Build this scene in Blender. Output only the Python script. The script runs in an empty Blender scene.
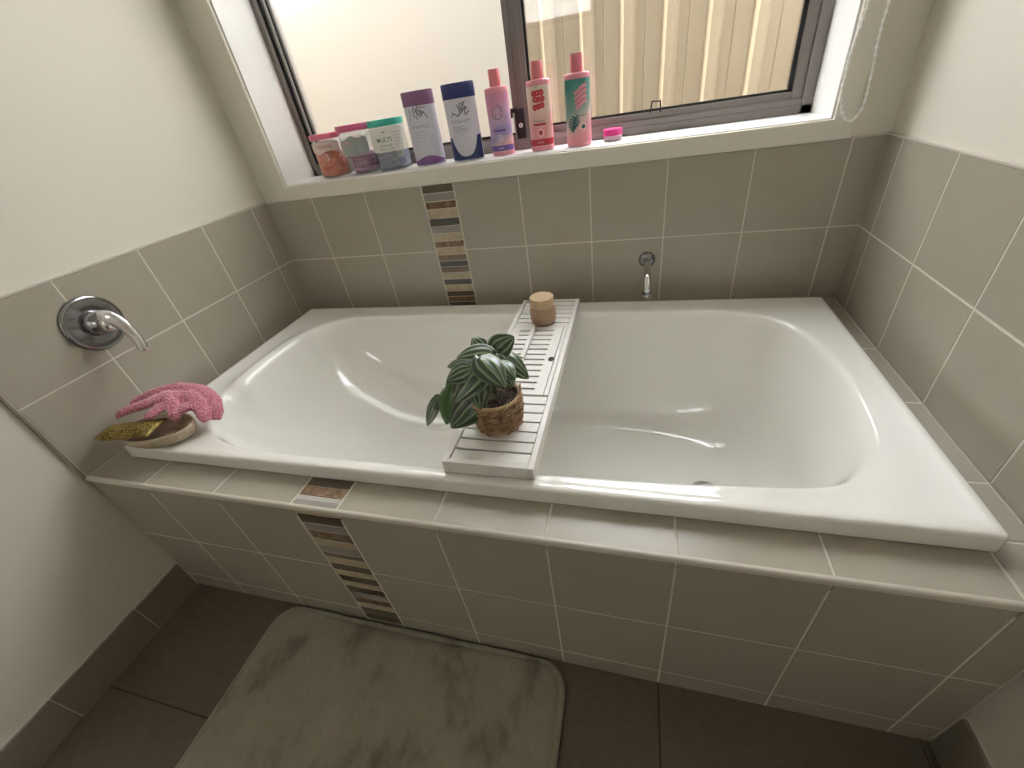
import bpy, bmesh, math, random
from mathutils import Vector, Matrix, noise
S = bpy.context.scene
COL = S.collection
PI = math.pi

# ------------------------------------------------------------------ camera, sky, sun, exposure
cd = bpy.data.cameras.new('camera')
cam = bpy.data.objects.new('camera', cd); COL.objects.link(cam)
cd.sensor_fit = 'HORIZONTAL'; cd.sensor_width = 36.0; cd.lens = 416.2138 / 1024 * 36.0
cd.clip_start = 0.01; cd.clip_end = 100
cr = Vector((0.96064758, 0.24097856, -0.13815052))
cdn = Vector((0.03058599, -0.58609982, -0.80966135))
cf = Vector((-0.27608102, 0.77357374, -0.57040594))
cam.matrix_world = Matrix(((cr.x, -cdn.x, -cf.x, 1.217), (cr.y, -cdn.y, -cf.y, -1.2594), (cr.z, -cdn.z, -cf.z, 0.5932), (0, 0, 0, 1)))
S.camera = cam

SKY = 15.0
SUN = 12.0
w = bpy.data.worlds.new('sky'); S.world = w; w.use_nodes = True
wn = w.node_tree.nodes; wl = w.node_tree.links
bg = wn['Background']; bg.inputs['Color'].default_value = (0.95, 0.955, 1.0, 1); bg.inputs['Strength'].default_value = SKY
sd = bpy.data.lights.new('sun', 'SUN'); sd.energy = SUN; sd.angle = math.radians(0.6); sd.color = (1.0, 0.93, 0.82)
sun = bpy.data.objects.new('sun', sd); COL.objects.link(sun); sun.location = (-3, 0.2, 4)
sun.rotation_euler = Vector((0.75, 0.09, -0.62)).to_track_quat('-Z', 'Y').to_euler()

vs = S.view_settings
S.display_settings.display_device = 'sRGB'
vs.view_transform = 'Standard'; vs.look = 'None'; vs.gamma = 1.0; vs.use_curve_mapping = False
vs.exposure = -0.38

# ------------------------------------------------------------------ dimensions (metres; z = 0 is the tiled ledge)
W = 1.7543; D = 0.8734; ZF = -0.4627; ZR1 = 0.1976; ZT = 0.3985; ZCEIL = 1.98; YB = -2.75
TUBZ = 0.0355; SILL = 0.444
XJ = [0.1833, 0.3833, 0.5833, 0.6900, 0.8900, 1.0900, 1.2900, 1.4900, 1.6900]   # vertical joints; 3rd to 4th is the mosaic

# ------------------------------------------------------------------ materials
def mat(name, col=(.8, .8, .8), rough=.5, metal=0.0, **kw):
    m = bpy.data.materials.new(name); m.use_nodes = True
    b = m.node_tree.nodes['Principled BSDF']
    b.inputs['Base Color'].default_value = (*col, 1); b.inputs['Roughness'].default_value = rough; b.inputs['Metallic'].default_value = metal
    for k, v in kw.items():
        b.inputs[k.replace('_', ' ')].default_value = v
    return m
def bsdf(m): return m.node_tree.nodes['Principled BSDF']
def node(m, t, **kw):
    n = m.node_tree.nodes.new(t)
    for k, v in kw.items(): setattr(n, k, v)
    return n
def link(m, a, b): m.node_tree.links.new(a, b)
def noise_color(m, c1, c2, scale=8, detail=5, lo=.35, hi=.65, distort=0.0, stretch=None):
    tc = node(m, 'ShaderNodeTexCoord'); n = node(m, 'ShaderNodeTexNoise'); r = node(m, 'ShaderNodeValToRGB')
    n.inputs['Scale'].default_value = scale; n.inputs['Detail'].default_value = detail; n.inputs['Distortion'].default_value = distort
    r.color_ramp.elements[0].position = lo; r.color_ramp.elements[1].position = hi
    r.color_ramp.elements[0].color = (*c1, 1); r.color_ramp.elements[1].color = (*c2, 1)
    if stretch:
        mp = node(m, 'ShaderNodeMapping'); mp.inputs['Scale'].default_value = stretch
        link(m, tc.outputs['Object'], mp.inputs['Vector']); link(m, mp.outputs['Vector'], n.inputs['Vector'])
    else: link(m, tc.outputs['Object'], n.inputs['Vector'])
    link(m, n.outputs['Fac'], r.inputs['Fac']); link(m, r.outputs['Color'], bsdf(m).inputs['Base Color'])
    return n
def bump(m, scale=200, strength=.2, dist=.001, detail=3):
    tc = node(m, 'ShaderNodeTexCoord'); n = node(m, 'ShaderNodeTexNoise'); b = node(m, 'ShaderNodeBump')
    n.inputs['Scale'].default_value = scale; n.inputs['Detail'].default_value = detail
    b.inputs['Strength'].default_value = strength; b.inputs['Distance'].default_value = dist
    link(m, tc.outputs['Object'], n.inputs['Vector']); link(m, n.outputs['Fac'], b.inputs['Height']); link(m, b.outputs['Normal'], bsdf(m).inputs['Normal'])

M = {}
M['paint'] = mat('cream_wall_paint', (.73, .687, .585), .75); bump(M['paint'], 260, .25, .0006)
M['gloss_paint'] = mat('cream_gloss_paint', (.735, .695, .60), .32)
M['jamb'] = mat('white_jamb_paint', (.80, .79, .75), .35)
M['tile'] = mat('taupe_wall_tile', (.42, .392, .335), .25); noise_color(M['tile'], (.400, .362, .288), (.412, .374, .299), 12, 3)
M['grout'] = mat('cream_grout', (.62, .59, .51), .9)
M['floor_tile'] = mat('dark_taupe_floor_tile', (.13, .112, .09), .5); noise_color(M['floor_tile'], (.125, .102, .072), (.142, .118, .085), 60, 5)
M['floor_grout'] = mat('grey_floor_grout', (.075, .06, .042), .9)
M['skirt_tile'] = mat('brown_grey_skirting_tile', (.24, .21, .16), .5)
M['edge_trim'] = mat('cream_edge_trim', (.60, .555, .47), .4)
M['acrylic'] = mat('white_bath_acrylic', (.87, .855, .79), .10, Coat_Weight=.6, Coat_Roughness=.03)
M['chrome'] = mat('chrome', (.62, .62, .63), .08, 1.0)
M['chrome_dark'] = mat('dark_chrome', (.33, .33, .34), .12, 1.0)
M['chrome_highlight'] = mat('lever_highlight_chrome', (.88, .88, .90), .16, 1.0)  # lever's white highlight put into a brighter chrome colour
M['frame'] = mat('grey_brown_aluminium', (.22, .195, .18), .42, .3)
M['gasket'] = mat('black_rubber_gasket', (.008, .008, .008), .6)
M['black'] = mat('black_plastic', (.004, .004, .004), .6)
M['alu'] = mat('bright_aluminium_bead', (.75, .75, .74), .3, .6)
M['white_paint'] = mat('white_washed_wood', (.78, .76, .71), .5)
M['cork_lid'] = mat('pale_wood_lid', (.55, .40, .24), .65); noise_color(M['cork_lid'], (.46, .33, .19), (.60, .45, .27), 260, 3)
M['clay'] = mat('tan_ceramic', (.40, .265, .165), .6)
M['soil'] = mat('dark_potting_soil', (.05, .035, .025), .95); noise_color(M['soil'], (.015, .01, .008), (.14, .10, .07), 220, 3)
M['rattan'] = mat('brown_rattan', (.36, .20, .10), .55); noise_color(M['rattan'], (.20, .10, .045), (.52, .33, .18), 60, 4)
M['rattan_light'] = mat('pale_rattan_rim', (.60, .42, .25), .5)
M['stem'] = mat('reddish_green_stem', (.13, .17, .05), .5)
M['plaster'] = mat('white_plaster', (.80, .78, .74), .8)
M['fence'] = mat('cream_painted_steel', (.33, .27, .188), .5)
M['ground'] = mat('pale_gravel', (.42, .38, .32), .9); noise_color(M['ground'], (.3, .27, .22), (.5, .46, .38), 60, 4)
M['dish'] = mat('beige_wooden_dish', (.56, .47, .34), .55); noise_color(M['dish'], (.50, .41, .28), (.62, .52, .38), 25, 4, stretch=(1, 8, 8))
M['bead'] = mat('white_plastic_bead', (.93, .92, .88), .4)
M['pink_cap'] = mat('salmon_pink_plastic', (.74, .22, .25), .4)
M['pink_lid'] = mat('rose_pink_lid', (.72, .17, .25), .4)
M['magenta_lid'] = mat('magenta_lid', (.70, .05, .25), .3)
M['teal_lid'] = mat('teal_green_lid', (.05, .50, .38), .35)
M['purple_cap'] = mat('dusty_purple_cap', (.23, .10, .21), .45)
M['purple_band'] = mat('purple_label_band', (.27, .12, .34), .45)
M['navy'] = mat('navy_blue_plastic', (.018, .032, .15), .4)
M['white_label'] = mat('white_lilac_label', (.66, .64, .72), .45)
M['ink'] = mat('grey_black_ink', (.17, .17, .21), .6)
M['grey_ink'] = mat('pale_grey_ink', (.46, .46, .51), .6)
M['red_ink'] = mat('crimson_ink', (.52, .03, .06), .5)
M['white_ink'] = mat('white_ink', (.85, .82, .80), .5)
M['teal_ink'] = mat('dark_teal_ink', (.01, .12, .13), .5)
M['violet_ink'] = mat('violet_ink', (.16, .09, .34), .5)
M['pink_ink'] = mat('rosy_pink_ink', (.82, .32, .36), .5)
M['green_ink'] = mat('green_grey_ink', (.12, .22, .18), .5)
M['grey_label'] = mat('grey_label', (.33, .35, .33), .5)
M['salts'] = mat('orange_pink_bath_salts', (.85, .25, .14), .5); noise_color(M['salts'], (.85, .13, .08), (.95, .36, .18), 90, 3)
M['pink_wax'] = mat('lilac_pink_soap', (.62, .30, .46), .5); noise_color(M['pink_wax'], (.50, .20, .36), (.75, .42, .56), 60, 3)
M['grey_stuff'] = mat('blue_grey_cotton_pads', (.36, .37, .46), .6); noise_color(M['grey_stuff'], (.27, .27, .38), (.48, .50, .60), 40, 3, stretch=(1, 1, 4))

# clear thin pane: straight-through transmission plus a Fresnel reflection
def pane_mat(name, tint=(.97, .98, .98), refl=.06, rough=.0):
    m = bpy.data.materials.new(name); m.use_nodes = True; nt = m.node_tree; nt.nodes.clear()
    o = nt.nodes.new('ShaderNodeOutputMaterial'); mx = nt.nodes.new('ShaderNodeMixShader'); t = nt.nodes.new('ShaderNodeBsdfTransparent')
    g = nt.nodes.new('ShaderNodeBsdfGlossy'); t.inputs['Color'].default_value = (*tint, 1); g.inputs['Roughness'].default_value = rough
    mx.inputs[0].default_value = refl
    nt.links.new(t.outputs[0], mx.inputs[1]); nt.links.new(g.outputs[0], mx.inputs[2]); nt.links.new(mx.outputs[0], o.inputs[0])
    return m
M['clear'] = pane_mat('clear_glass', refl=.05)
M['clear_plastic'] = pane_mat('clear_plastic_wall', (.93, .94, .95), .10, .08)
def frosted_mat():
    m = bpy.data.materials.new('frosted_glass'); m.use_nodes = True; nt = m.node_tree; nt.nodes.clear()
    o = nt.nodes.new('ShaderNodeOutputMaterial'); mx = nt.nodes.new('ShaderNodeMixShader'); t = nt.nodes.new('ShaderNodeBsdfTransparent')
    tl = nt.nodes.new('ShaderNodeBsdfTranslucent'); r = nt.nodes.new('ShaderNodeBsdfRefraction'); m2 = nt.nodes.new('ShaderNodeMixShader')
    t.inputs['Color'].default_value = (.8, .8, .78, 1); tl.inputs['Color'].default_value = (.8, .8, .77, 1)
    r.inputs['Color'].default_value = (.85, .85, .83, 1); r.inputs['IOR'].default_value = 1.25; r.inputs['Roughness'].default_value = .42
    m2.inputs[0].default_value = .16; mx.inputs[0].default_value = .90
    nt.links.new(r.outputs[0], m2.inputs[1]); nt.links.new(tl.outputs[0], m2.inputs[2])
    nt.links.new(t.outputs[0], mx.inputs[1]); nt.links.new(m2.outputs[0], mx.inputs[2]); nt.links.new(mx.outputs[0], o.inputs[0])
    return m
M['frosted'] = frosted_mat()

# mosaic stones
MOS = {
 'd': mat('mosaic_dark_taupe', (.11, .085, .055), .35), 'g': mat('mosaic_grey_stone', (.30, .27, .24), .3),
 'b': mat('mosaic_brown_marble', (.16, .09, .045), .3), 'c': mat('mosaic_cream_marble', (.52, .42, .29), .35),
 's': mat('mosaic_slate', (.085, .085, .07), .3), 't': mat('mosaic_tan_stone', (.20, .145, .095), .35), 'p': mat('mosaic_pearl_glass', (.50, .49, .45), .15)}
noise_color(MOS['b'], (.085, .035, .015), (.34, .23, .14), 70, 6, .3, .7, 1.0)
noise_color(MOS['c'], (.42, .32, .20), (.56, .47, .33), 40, 6, .3, .7, 1.0)
noise_color(MOS['t'], (.14, .09, .055), (.27, .20, .14), 60, 6, .3, .7, 1.0)

# watermelon-striped leaf, stripes follow the leaf's own UV
def leaf_mat():
    m = mat('striped_peperomia_leaf', (.05, .12, .03), .32, Coat_Weight=.9, Coat_Roughness=.22)
    uv = node(m, 'ShaderNodeUVMap'); sx = node(m, 'ShaderNodeSeparateXYZ'); link(m, uv.outputs['UV'], sx.inputs[0])
    n = node(m, 'ShaderNodeTexNoise'); n.inputs['Scale'].default_value = 3; n.inputs['Detail'].default_value = 2; link(m, uv.outputs['UV'], n.inputs['Vector'])
    a = node(m, 'ShaderNodeMath', operation='MULTIPLY_ADD'); a.inputs[1].default_value = .10; link(m, n.outputs['Fac'], a.inputs[0]); link(m, sx.outputs['Y'], a.inputs[2])
    mu = node(m, 'ShaderNodeMath', operation='MULTIPLY'); mu.inputs[1].default_value = 2 * PI * 4.0; link(m, a.outputs[0], mu.inputs[0])
    c = node(m, 'ShaderNodeMath', operation='SINE'); link(m, mu.outputs[0], c.inputs[0])
    r = node(m, 'ShaderNodeValToRGB'); link(m, c.outputs[0], r.inputs['Fac'])
    e = r.color_ramp.elements; e[0].position = .25; e[0].color = (.014, .042, .010, 1); e[1].position = .85; e[1].color = (.20, .28, .14, 1)
    link(m, r.outputs['Color'], bsdf(m).inputs['Base Color'])
    return m
M['leaf'] = leaf_mat()
M['leaf_plain'] = mat('plain_green_leaf', (.045, .12, .02), .35, Coat_Weight=.2)

def velvet_mat():
    m = mat('grey_beige_velvet_pile', (.36, .34, .28), 1.0, Sheen_Weight=.25, Sheen_Roughness=.5)
    tc = node(m, 'ShaderNodeTexCoord'); n1 = node(m, 'ShaderNodeTexNoise'); n2 = node(m, 'ShaderNodeTexNoise'); mp = node(m, 'ShaderNodeMapping')
    mp.inputs['Scale'].default_value = (1.3, .9, 1)
    n1.inputs['Scale'].default_value = 7; n1.inputs['Detail'].default_value = 6; n1.inputs['Roughness'].default_value = .62; n1.inputs['Distortion'].default_value = .2
    n2.inputs['Scale'].default_value = 60; n2.inputs['Detail'].default_value = 4
    link(m, tc.outputs['Object'], mp.inputs[0]); link(m, mp.outputs[0], n1.inputs['Vector']); link(m, mp.outputs[0], n2.inputs['Vector'])
    r = node(m, 'ShaderNodeValToRGB'); e = r.color_ramp.elements
    e[0].position = .30; e[0].color = (.15, .13, .092, 1); e[1].position = .47; e[1].color = (.36, .33, .245, 1)
    x = e.new(.70); x.color = (.41, .378, .285, 1)
    link(m, n1.outputs['Fac'], r.inputs[0])
    mx = node(m, 'ShaderNodeMix', data_type='RGBA', blend_type='MULTIPLY'); mx.inputs[0].default_value = .25
    link(m, r.outputs['Color'], mx.inputs[6]); link(m, n2.outputs['Color'], mx.inputs[7]); link(m, mx.outputs[2], bsdf(m).inputs['Base Color'])
    b = node(m, 'ShaderNodeBump'); b.inputs['Strength'].default_value = .35; b.inputs['Distance'].default_value = .004
    link(m, n2.outputs['Fac'], b.inputs['Height']); link(m, b.outputs['Normal'], bsdf(m).inputs['Normal'])
    return m
M['velvet'] = velvet_mat()
def terry_mat():
    m = mat('pink_waffle_terry', (.62, .20, .27), .95, Sheen_Weight=.3)
    tc = node(m, 'ShaderNodeTexCoord'); v = node(m, 'ShaderNodeTexVoronoi'); v.inputs['Scale'].default_value = 210
    link(m, tc.outputs['Object'], v.inputs['Vector'])
    r = node(m, 'ShaderNodeValToRGB'); e = r.color_ramp.elements; e[0].position = .1; e[0].color = (.76, .36, .41, 1); e[1].position = .6; e[1].color = (.55, .17, .23, 1)
    link(m, v.outputs['Distance'], r.inputs[0]); link(m, r.outputs['Color'], bsdf(m).inputs['Base Color'])
    b = node(m, 'ShaderNodeBump'); b.invert = True; b.inputs['Strength'].default_value = .8; b.inputs['Distance'].default_value = .003
    link(m, v.outputs['Distance'], b.inputs['Height']); link(m, b.outputs['Normal'], bsdf(m).inputs['Normal'])
    return m
M['terry'] = terry_mat()
def foil_mat():
    m = mat('gold_glitter_foil', (.45, .32, .05), .42, .5)
    tc = node(m, 'ShaderNodeTexCoord'); v = node(m, 'ShaderNodeTexVoronoi'); v.inputs['Scale'].default_value = 520
    link(m, tc.outputs['Object'], v.inputs['Vector'])
    r = node(m, 'ShaderNodeValToRGB'); e = r.color_ramp.elements; e[0].position = .3; e[0].color = (.07, .05, .008, 1); e[1].position = 1.0; e[1].color = (.62, .44, .12, 1)
    link(m, v.outputs['Color'], r.inputs[0]); link(m, r.outputs['Color'], bsdf(m).inputs['Base Color'])
    b = node(m, 'ShaderNodeBump'); b.inputs['Strength'].default_value = .7; b.inputs['Distance'].default_value = .003
    link(m, v.outputs['Color'], b.inputs['Height']); link(m, b.outputs['Normal'], bsdf(m).inputs['Normal'])
    return m
M['foil'] = foil_mat()
def grad_mat(name, stops, axis='Z', lo=0, hi=1, diag=0.0, wob=.02, nscale=25):
    """printed label whose colour changes along the bottle (object coordinates)"""
    m = mat(name, (.8, .8, .8), .38)
    tc = node(m, 'ShaderNodeTexCoord'); s = node(m, 'ShaderNodeSeparateXYZ'); link(m, tc.outputs['Object'], s.inputs[0])
    n = node(m, 'ShaderNodeTexNoise'); n.inputs['Scale'].default_value = nscale; link(m, tc.outputs['Object'], n.inputs['Vector'])
    a = node(m, 'ShaderNodeMath', operation='MULTIPLY_ADD'); a.inputs[1].default_value = diag; link(m, s.outputs['X'], a.inputs[0]); link(m, s.outputs['Z'], a.inputs[2])
    a2 = node(m, 'ShaderNodeMath', operation='MULTIPLY_ADD'); a2.inputs[1].default_value = wob; link(m, n.outputs['Fac'], a2.inputs[0]); link(m, a.outputs[0], a2.inputs[2])
    mr = node(m, 'ShaderNodeMapRange'); mr.inputs['From Min'].default_value = lo; mr.inputs['From Max'].default_value = hi; link(m, a2.outputs[0], mr.inputs['Value'])
    r = node(m, 'ShaderNodeValToRGB'); e = r.color_ramp.elements
    e[0].position, e[0].color = stops[0][0], (*stops[0][1], 1); e[1].position, e[1].color = stops[-1][0], (*stops[-1][1], 1)
    for p, c in stops[1:-1]: x = e.new(p); x.color = (*c, 1)
    link(m, mr.outputs[0], r.inputs[0]); link(m, r.outputs['Color'], bsdf(m).inputs['Base Color'])
    return m

# ------------------------------------------------------------------ object helpers
ORG = {}
def tag(o, label=None, cat=None, group=None, kind=None):
    if label: o['label'] = label
    if cat: o['category'] = cat
    if group: o['group'] = group
    if kind: o['kind'] = kind
    return o
def thing(name, label, cat, loc, group=None):
    o = bpy.data.objects.new(name, None); COL.objects.link(o); o.location = loc; o.empty_display_size = .02
    ORG[o] = Vector(loc); return tag(o, label, cat, group)
def mk(name, bm, mats, parent=None, org=None, smooth=False, bevel=None, auto=None, recalc=True):
    """bm in world coordinates -> one mesh object"""
    if parent is not None: org = ORG[parent]
    org = Vector(org) if org is not None else Vector((0, 0, 0))
    if recalc: bmesh.ops.recalc_face_normals(bm, faces=bm.faces)
    bmesh.ops.translate(bm, verts=bm.verts, vec=-org)
    me = bpy.data.meshes.new(name); bm.to_mesh(me); bm.free()
    if not isinstance(mats, (list, tuple)): mats = [mats]
    for m in mats: me.materials.append(m)
    if smooth: me.polygons.foreach_set('use_smooth', [True] * len(me.polygons))
    o = bpy.data.objects.new(name, me); COL.objects.link(o)
    if parent is not None: o.parent = parent
    else: o.location = org
    ORG[o] = org
    if bevel:
        b = o.modifiers.new('bevel', 'BEVEL'); b.width = bevel; b.segments = 3; b.limit_method = 'ANGLE'; b.angle_limit = math.radians(35); b.harden_normals = False
    if auto:
        me.polygons.foreach_set('use_smooth', [True] * len(me.polygons))
        es = o.modifiers.new('edges', 'EDGE_SPLIT'); es.split_angle = math.radians(auto)
    return o
def box(bm, x0, x1, y0, y1, z0, z1, mi=0):
    v = [bm.verts.new((x, y, z)) for x in (x0, x1) for y in (y0, y1) for z in (z0, z1)]
    for f in ((0, 1, 3, 2), (4, 6, 7, 5), (0, 4, 5, 1), (2, 3, 7, 6), (0, 2, 6, 4), (1, 5, 7, 3)):
        bm.faces.new([v[i] for i in f]).material_index = mi
def nb(*a, mi=0):
    bm = bmesh.new(); box(bm, *a, mi=mi); return bm
def tile(bm, o, u, v, n, u0, u1, v0, v1, h=.002, g=.0017, bv=.0008, mi=0):
    """a tile face standing h proud of the grout bed; o origin, u v axes, n outward normal"""
    a0, a1, b0, b1 = u0 + g, u1 - g, v0 + g, v1 - g
    P = lambda s, t, k: bm.verts.new(o + u * s + v * t + n * k)
    lo = [P(a0, b0, -.004), P(a1, b0, -.004), P(a1, b1, -.004), P(a0, b1, -.004)]
    mid = [P(a0, b0, h - bv), P(a1, b0, h - bv), P(a1, b1, h - bv), P(a0, b1, h - bv)]
    hi = [P(a0 + bv, b0 + bv, h), P(a1 - bv, b0 + bv, h), P(a1 - bv, b1 - bv, h), P(a0 + bv, b1 - bv, h)]
    for A, B in ((lo, mid), (mid, hi)):
        for i in range(4): bm.faces.new((A[i], A[(i + 1) % 4], B[(i + 1) % 4], B[i])).material_index = mi
    bm.faces.new(hi).material_index = mi
def lathe(bm, prof, c, segs=40, sx=1, sy=1, axis='Z', mi=0, cap=True, rotz=0):
    rings = []
    ca, sa = math.cos(rotz), math.sin(rotz)
    for r, h in prof:
        ring = []
        for i in range(segs):
            a = 2 * PI * i / segs; x, y = r * math.cos(a) * sx, r * math.sin(a) * sy
            x, y = x * ca - y * sa, x * sa + y * ca
            p = {'Z': (x, y, h), 'Y': (x, -h, y), 'X': (h, x, y)}[axis]
            ring.append(bm.verts.new((c[0] + p[0], c[1] + p[1], c[2] + p[2])))
        rings.append(ring)
    for A, B in zip(rings, rings[1:]):
        for i in range(segs): bm.faces.new((A[i], A[(i + 1) % segs], B[(i + 1) % segs], B[i])).material_index = mi
    if cap:
        bm.faces.new(rings[0]).material_index = mi; bm.faces.new(rings[-1]).material_index = mi
def catmull(pts, n=8, closed=False):
    out = []; N = len(pts); P = [Vector(p) for p in pts]
    rng = range(N) if closed else range(N - 1)
    for i in rng:
        if closed: a, b, c, d = P[i - 1], P[i], P[(i + 1) % N], P[(i + 2) % N]
        else: a, b, c, d = P[max(i - 1, 0)], P[i], P[i + 1], P[min(i + 2, N - 1)]
        for k in range(n):
            t = k / n
            out.append(.5 * ((2 * b) + (c - a) * t + (2 * a - 5 * b + 4 * c - d) * t * t + (3 * b - a - 3 * c + d) * t ** 3))
    if not closed: out.append(P[-1])
    return out
def tube(bm, pts, rad, segs=10, mi=0, flat=1.0, up=(0, 0, 1)):
    """swept tube, rad is a number or one radius per point"""
    n = len(pts); rad = rad if isinstance(rad, (list, tuple)) else [rad] * n
    rings = []
    prev = None
    for i, p in enumerate(pts):
        t = (pts[min(i + 1, n - 1)] - pts[max(i - 1, 0)]).normalized()
        if prev is None:
            u = Vector(up); s = t.cross(u)
            if s.length < 1e-4: s = t.cross(Vector((1, 0, 0)))
            s.normalize()
        else: s = (prev - t * prev.dot(t)).normalized()
        prev = s; q = s.cross(t)
        rings.append([bm.verts.new(p + (s * math.cos(2 * PI * k / segs) + q * math.sin(2 * PI * k / segs) * flat) * rad[i]) for k in range(segs)])
    for A, B in zip(rings, rings[1:]):
        for i in range(segs): bm.faces.new((A[i], A[(i + 1) % segs], B[(i + 1) % segs], B[i])).material_index = mi
    bm.faces.new(rings[0]).material_index = mi; bm.faces.new(rings[-1]).material_index = mi

X, Y, Z = Vector((1, 0, 0)), Vector((0, 1, 0)), Vector((0, 0, 1))
rnd = random.Random(4)

# ================================================================== THE ROOM
# floor: 450 mm tiles
bm = bmesh.new(); box(bm, -.02, W + .02, YB, 0, ZF - .06, ZF - .002, mi=1)
fx = [-.06, .39, .84, 1.29, 1.74, 2.19]; fy = [-.24, -.69, -1.14, -1.59, -2.04, -2.49, -2.94]
for a, b in zip(fx, fx[1:]):
    for c, d in zip(fy[1:], fy):
        a0, b0, c0, d0 = max(a, -.015), min(b, W + .015), max(c, YB + .005), min(d, -.3)
        tile(bm, Vector((0, 0, ZF - .002)), X, Y, Z, a0, b0, c0, d0, mi=0)
tag(mk('floor', bm, [M['floor_tile'], M['floor_grout']]), kind='structure')
tag(mk('ceiling', nb(-.1, W + .1, YB - .1, .25, ZCEIL, ZCEIL + .08), M['plaster']), kind='structure')

def tile_wall(name, parent, o, u, v, n, us, vs, umax, mos=None):
    bm = bmesh.new()
    # grout bed
    def P(s, t, k): return bm.verts.new(o + u * s + v * t + n * k)
    u0, u1, v0, v1 = us[0], us[-1], vs[0], vs[-1]
    A = [P(u0, v0, -.009), P(u1, v0, -.009), P(u1, v1, -.009), P(u0, v1, -.009)]
    B = [P(u0, v0, -.0006), P(u1, v0, -.0006), P(u1, v1, -.0006), P(u0, v1, -.0006)]
    for i in range(4): bm.faces.new((A[i], A[(i + 1) % 4], B[(i + 1) % 4], B[i])).material_index = 1
    bm.faces.new(A).material_index = 1; bm.faces.new(B).material_index = 1
    for i, (a, b) in enumerate(zip(us, us[1:])):
        if i == mos or b - a < .006: continue
        for c, d in zip(vs, vs[1:]):
            tile(bm, o - n * .002, u, v, n, a - (.0017 if i == 0 else 0), b + (.0017 if abs(b - W) < 1e-4 else 0), c, d)
    return mk(name, bm, [M['tile'], M['grout']], parent)
def mosaic(name, parent, o, u, v, n, u0, u1, vtop, seq):
    bm = bmesh.new(); keys = list(MOS); t = vtop
    for k, h in seq:
        tile(bm, o - n * (.0015 if o.y > -.5 else 0), u, v, n, u0 + .002, u1 - .002, t - h, t, g=.0013, bv=.0006, mi=keys.index(k)); t -= h
    tag(mk(name, bm, [MOS[k] for k in keys], parent), 'strip of stacked brown, grey and cream stone mosaic')

# walls: painted plaster 8 mm behind the tile faces
wl_ = mk('wall_left', nb(-.12, -.008, YB, .25, ZF - .06, ZCEIL), M['paint']); tag(wl_, kind='structure')
wr_ = mk('wall_right', nb(W + .008, W + .12, YB, .25, ZF - .06, ZCEIL), M['paint']); tag(wr_, kind='structure')
bm = bmesh.new(); rx0, rx1, rz0, rz1 = .20, .86, .98, 1.36
box(bm, -.1, W + .1, YB - .1, YB, ZF - .06, rz0); box(bm, -.1, W + .1, YB - .1, YB, rz1, ZCEIL); box(bm, -.1, rx0, YB - .1, YB, rz0, rz1); box(bm, rx1, W + .1, YB - .1, YB, rz0, rz1)
tag(mk('wall_rear', bm, M['paint']), kind='structure')
w2 = bpy.data.objects.new('added_fill_window', None); COL.objects.link(w2); w2.location = ((rx0 + rx1) / 2, YB, rz0); ORG[w2] = Vector(w2.location); tag(w2, kind='structure')  # unseen rear window, added to give the room fill light
bm = bmesh.new(); box(bm, rx0, rx1, YB - .08, YB - .04, rz0, rz0 + .04); box(bm, rx0, rx1, YB - .08, YB - .04, rz1 - .04, rz1); box(bm, rx0, rx0 + .04, YB - .08, YB - .04, rz0, rz1); box(bm, rx1 - .04, rx1, YB - .08, YB - .04, rz0, rz1)
mk('window_frame', bm, M['frame'], w2)
mk('frosted_pane', nb(rx0 + .04, rx1 - .04, YB - .062, YB - .061, rz0 + .04, rz1 - .04), M['frosted'], w2)
WX0, WX1, WZ1 = .113, 1.633, 1.66       # window reveal
bm = bmesh.new()
box(bm, -.008, W + .008, .008, .25, ZF - .06, SILL - .018); box(bm, -.008, W + .008, .008, .25, WZ1 + .018, ZCEIL)
box(bm, -.008, WX0 - .018, .008, .25, SILL - .018, WZ1 + .018); box(bm, WX1 + .018, W + .008, .008, .25, SILL - .018, WZ1 + .018)
wb_ = mk('wall_back', bm, M['paint']); tag(wb_, kind='structure')

tile_wall('wall_tiles', wb_, Vector((0, 0, 0)), X, Z, -Y, [0] + XJ + [W], [-.02, ZR1, ZT], W, mos=3)
yl = [0, .0713, .2713, .4713, .6713, D]
tile_wall('wall_tiles', wl_, Vector((0, 0, 0)), -Y, Z, X, yl, [-.002, ZR1, ZT], D)
yr = [0, .0738, .2738, .4738, .6738, D]
tile_wall('wall_tiles', wr_, Vector((W, 0, 0)), -Y, Z, -X, yr, [-.002, ZR1, ZT], D)
seqb = 'dgbcsgcbctstcscdbs'
hh = [.0235, .0235, .0225, .0275, .0245, .0225, .0235, .0215, .0235, .0205, .0205, .0205, .0225, .0205, .0225, .0205, .02, .02]
mosaic('mosaic_strip', wb_, Vector((0, 0, 0)), X, Z, -Y, XJ[2], XJ[3], ZT - .001, list(zip(seqb, hh)))
# sealant bead over the tiles
bm = bmesh.new(); box(bm, -.008, .0015, -D, 0, ZT, ZT + .003); mk('tile_edge_bead', bm, M['edge_trim'], wl_)
bm = bmesh.new(); box(bm, W - .0015, W + .008, -D, 0, ZT, ZT + .003); mk('tile_edge_bead', bm, M['edge_trim'], wr_)
bm = bmesh.new(); box(bm, -.008, .0005, -D - .005, -D, -.004, ZT + .004); mk('tile_end_trim', bm, M['skirt_tile'], wl_)
bm = bmesh.new(); box(bm, W - .0005, W + .008, -D - .005, -D, -.004, ZT + .004); mk('tile_end_trim', bm, M['skirt_tile'], wr_)

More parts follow.
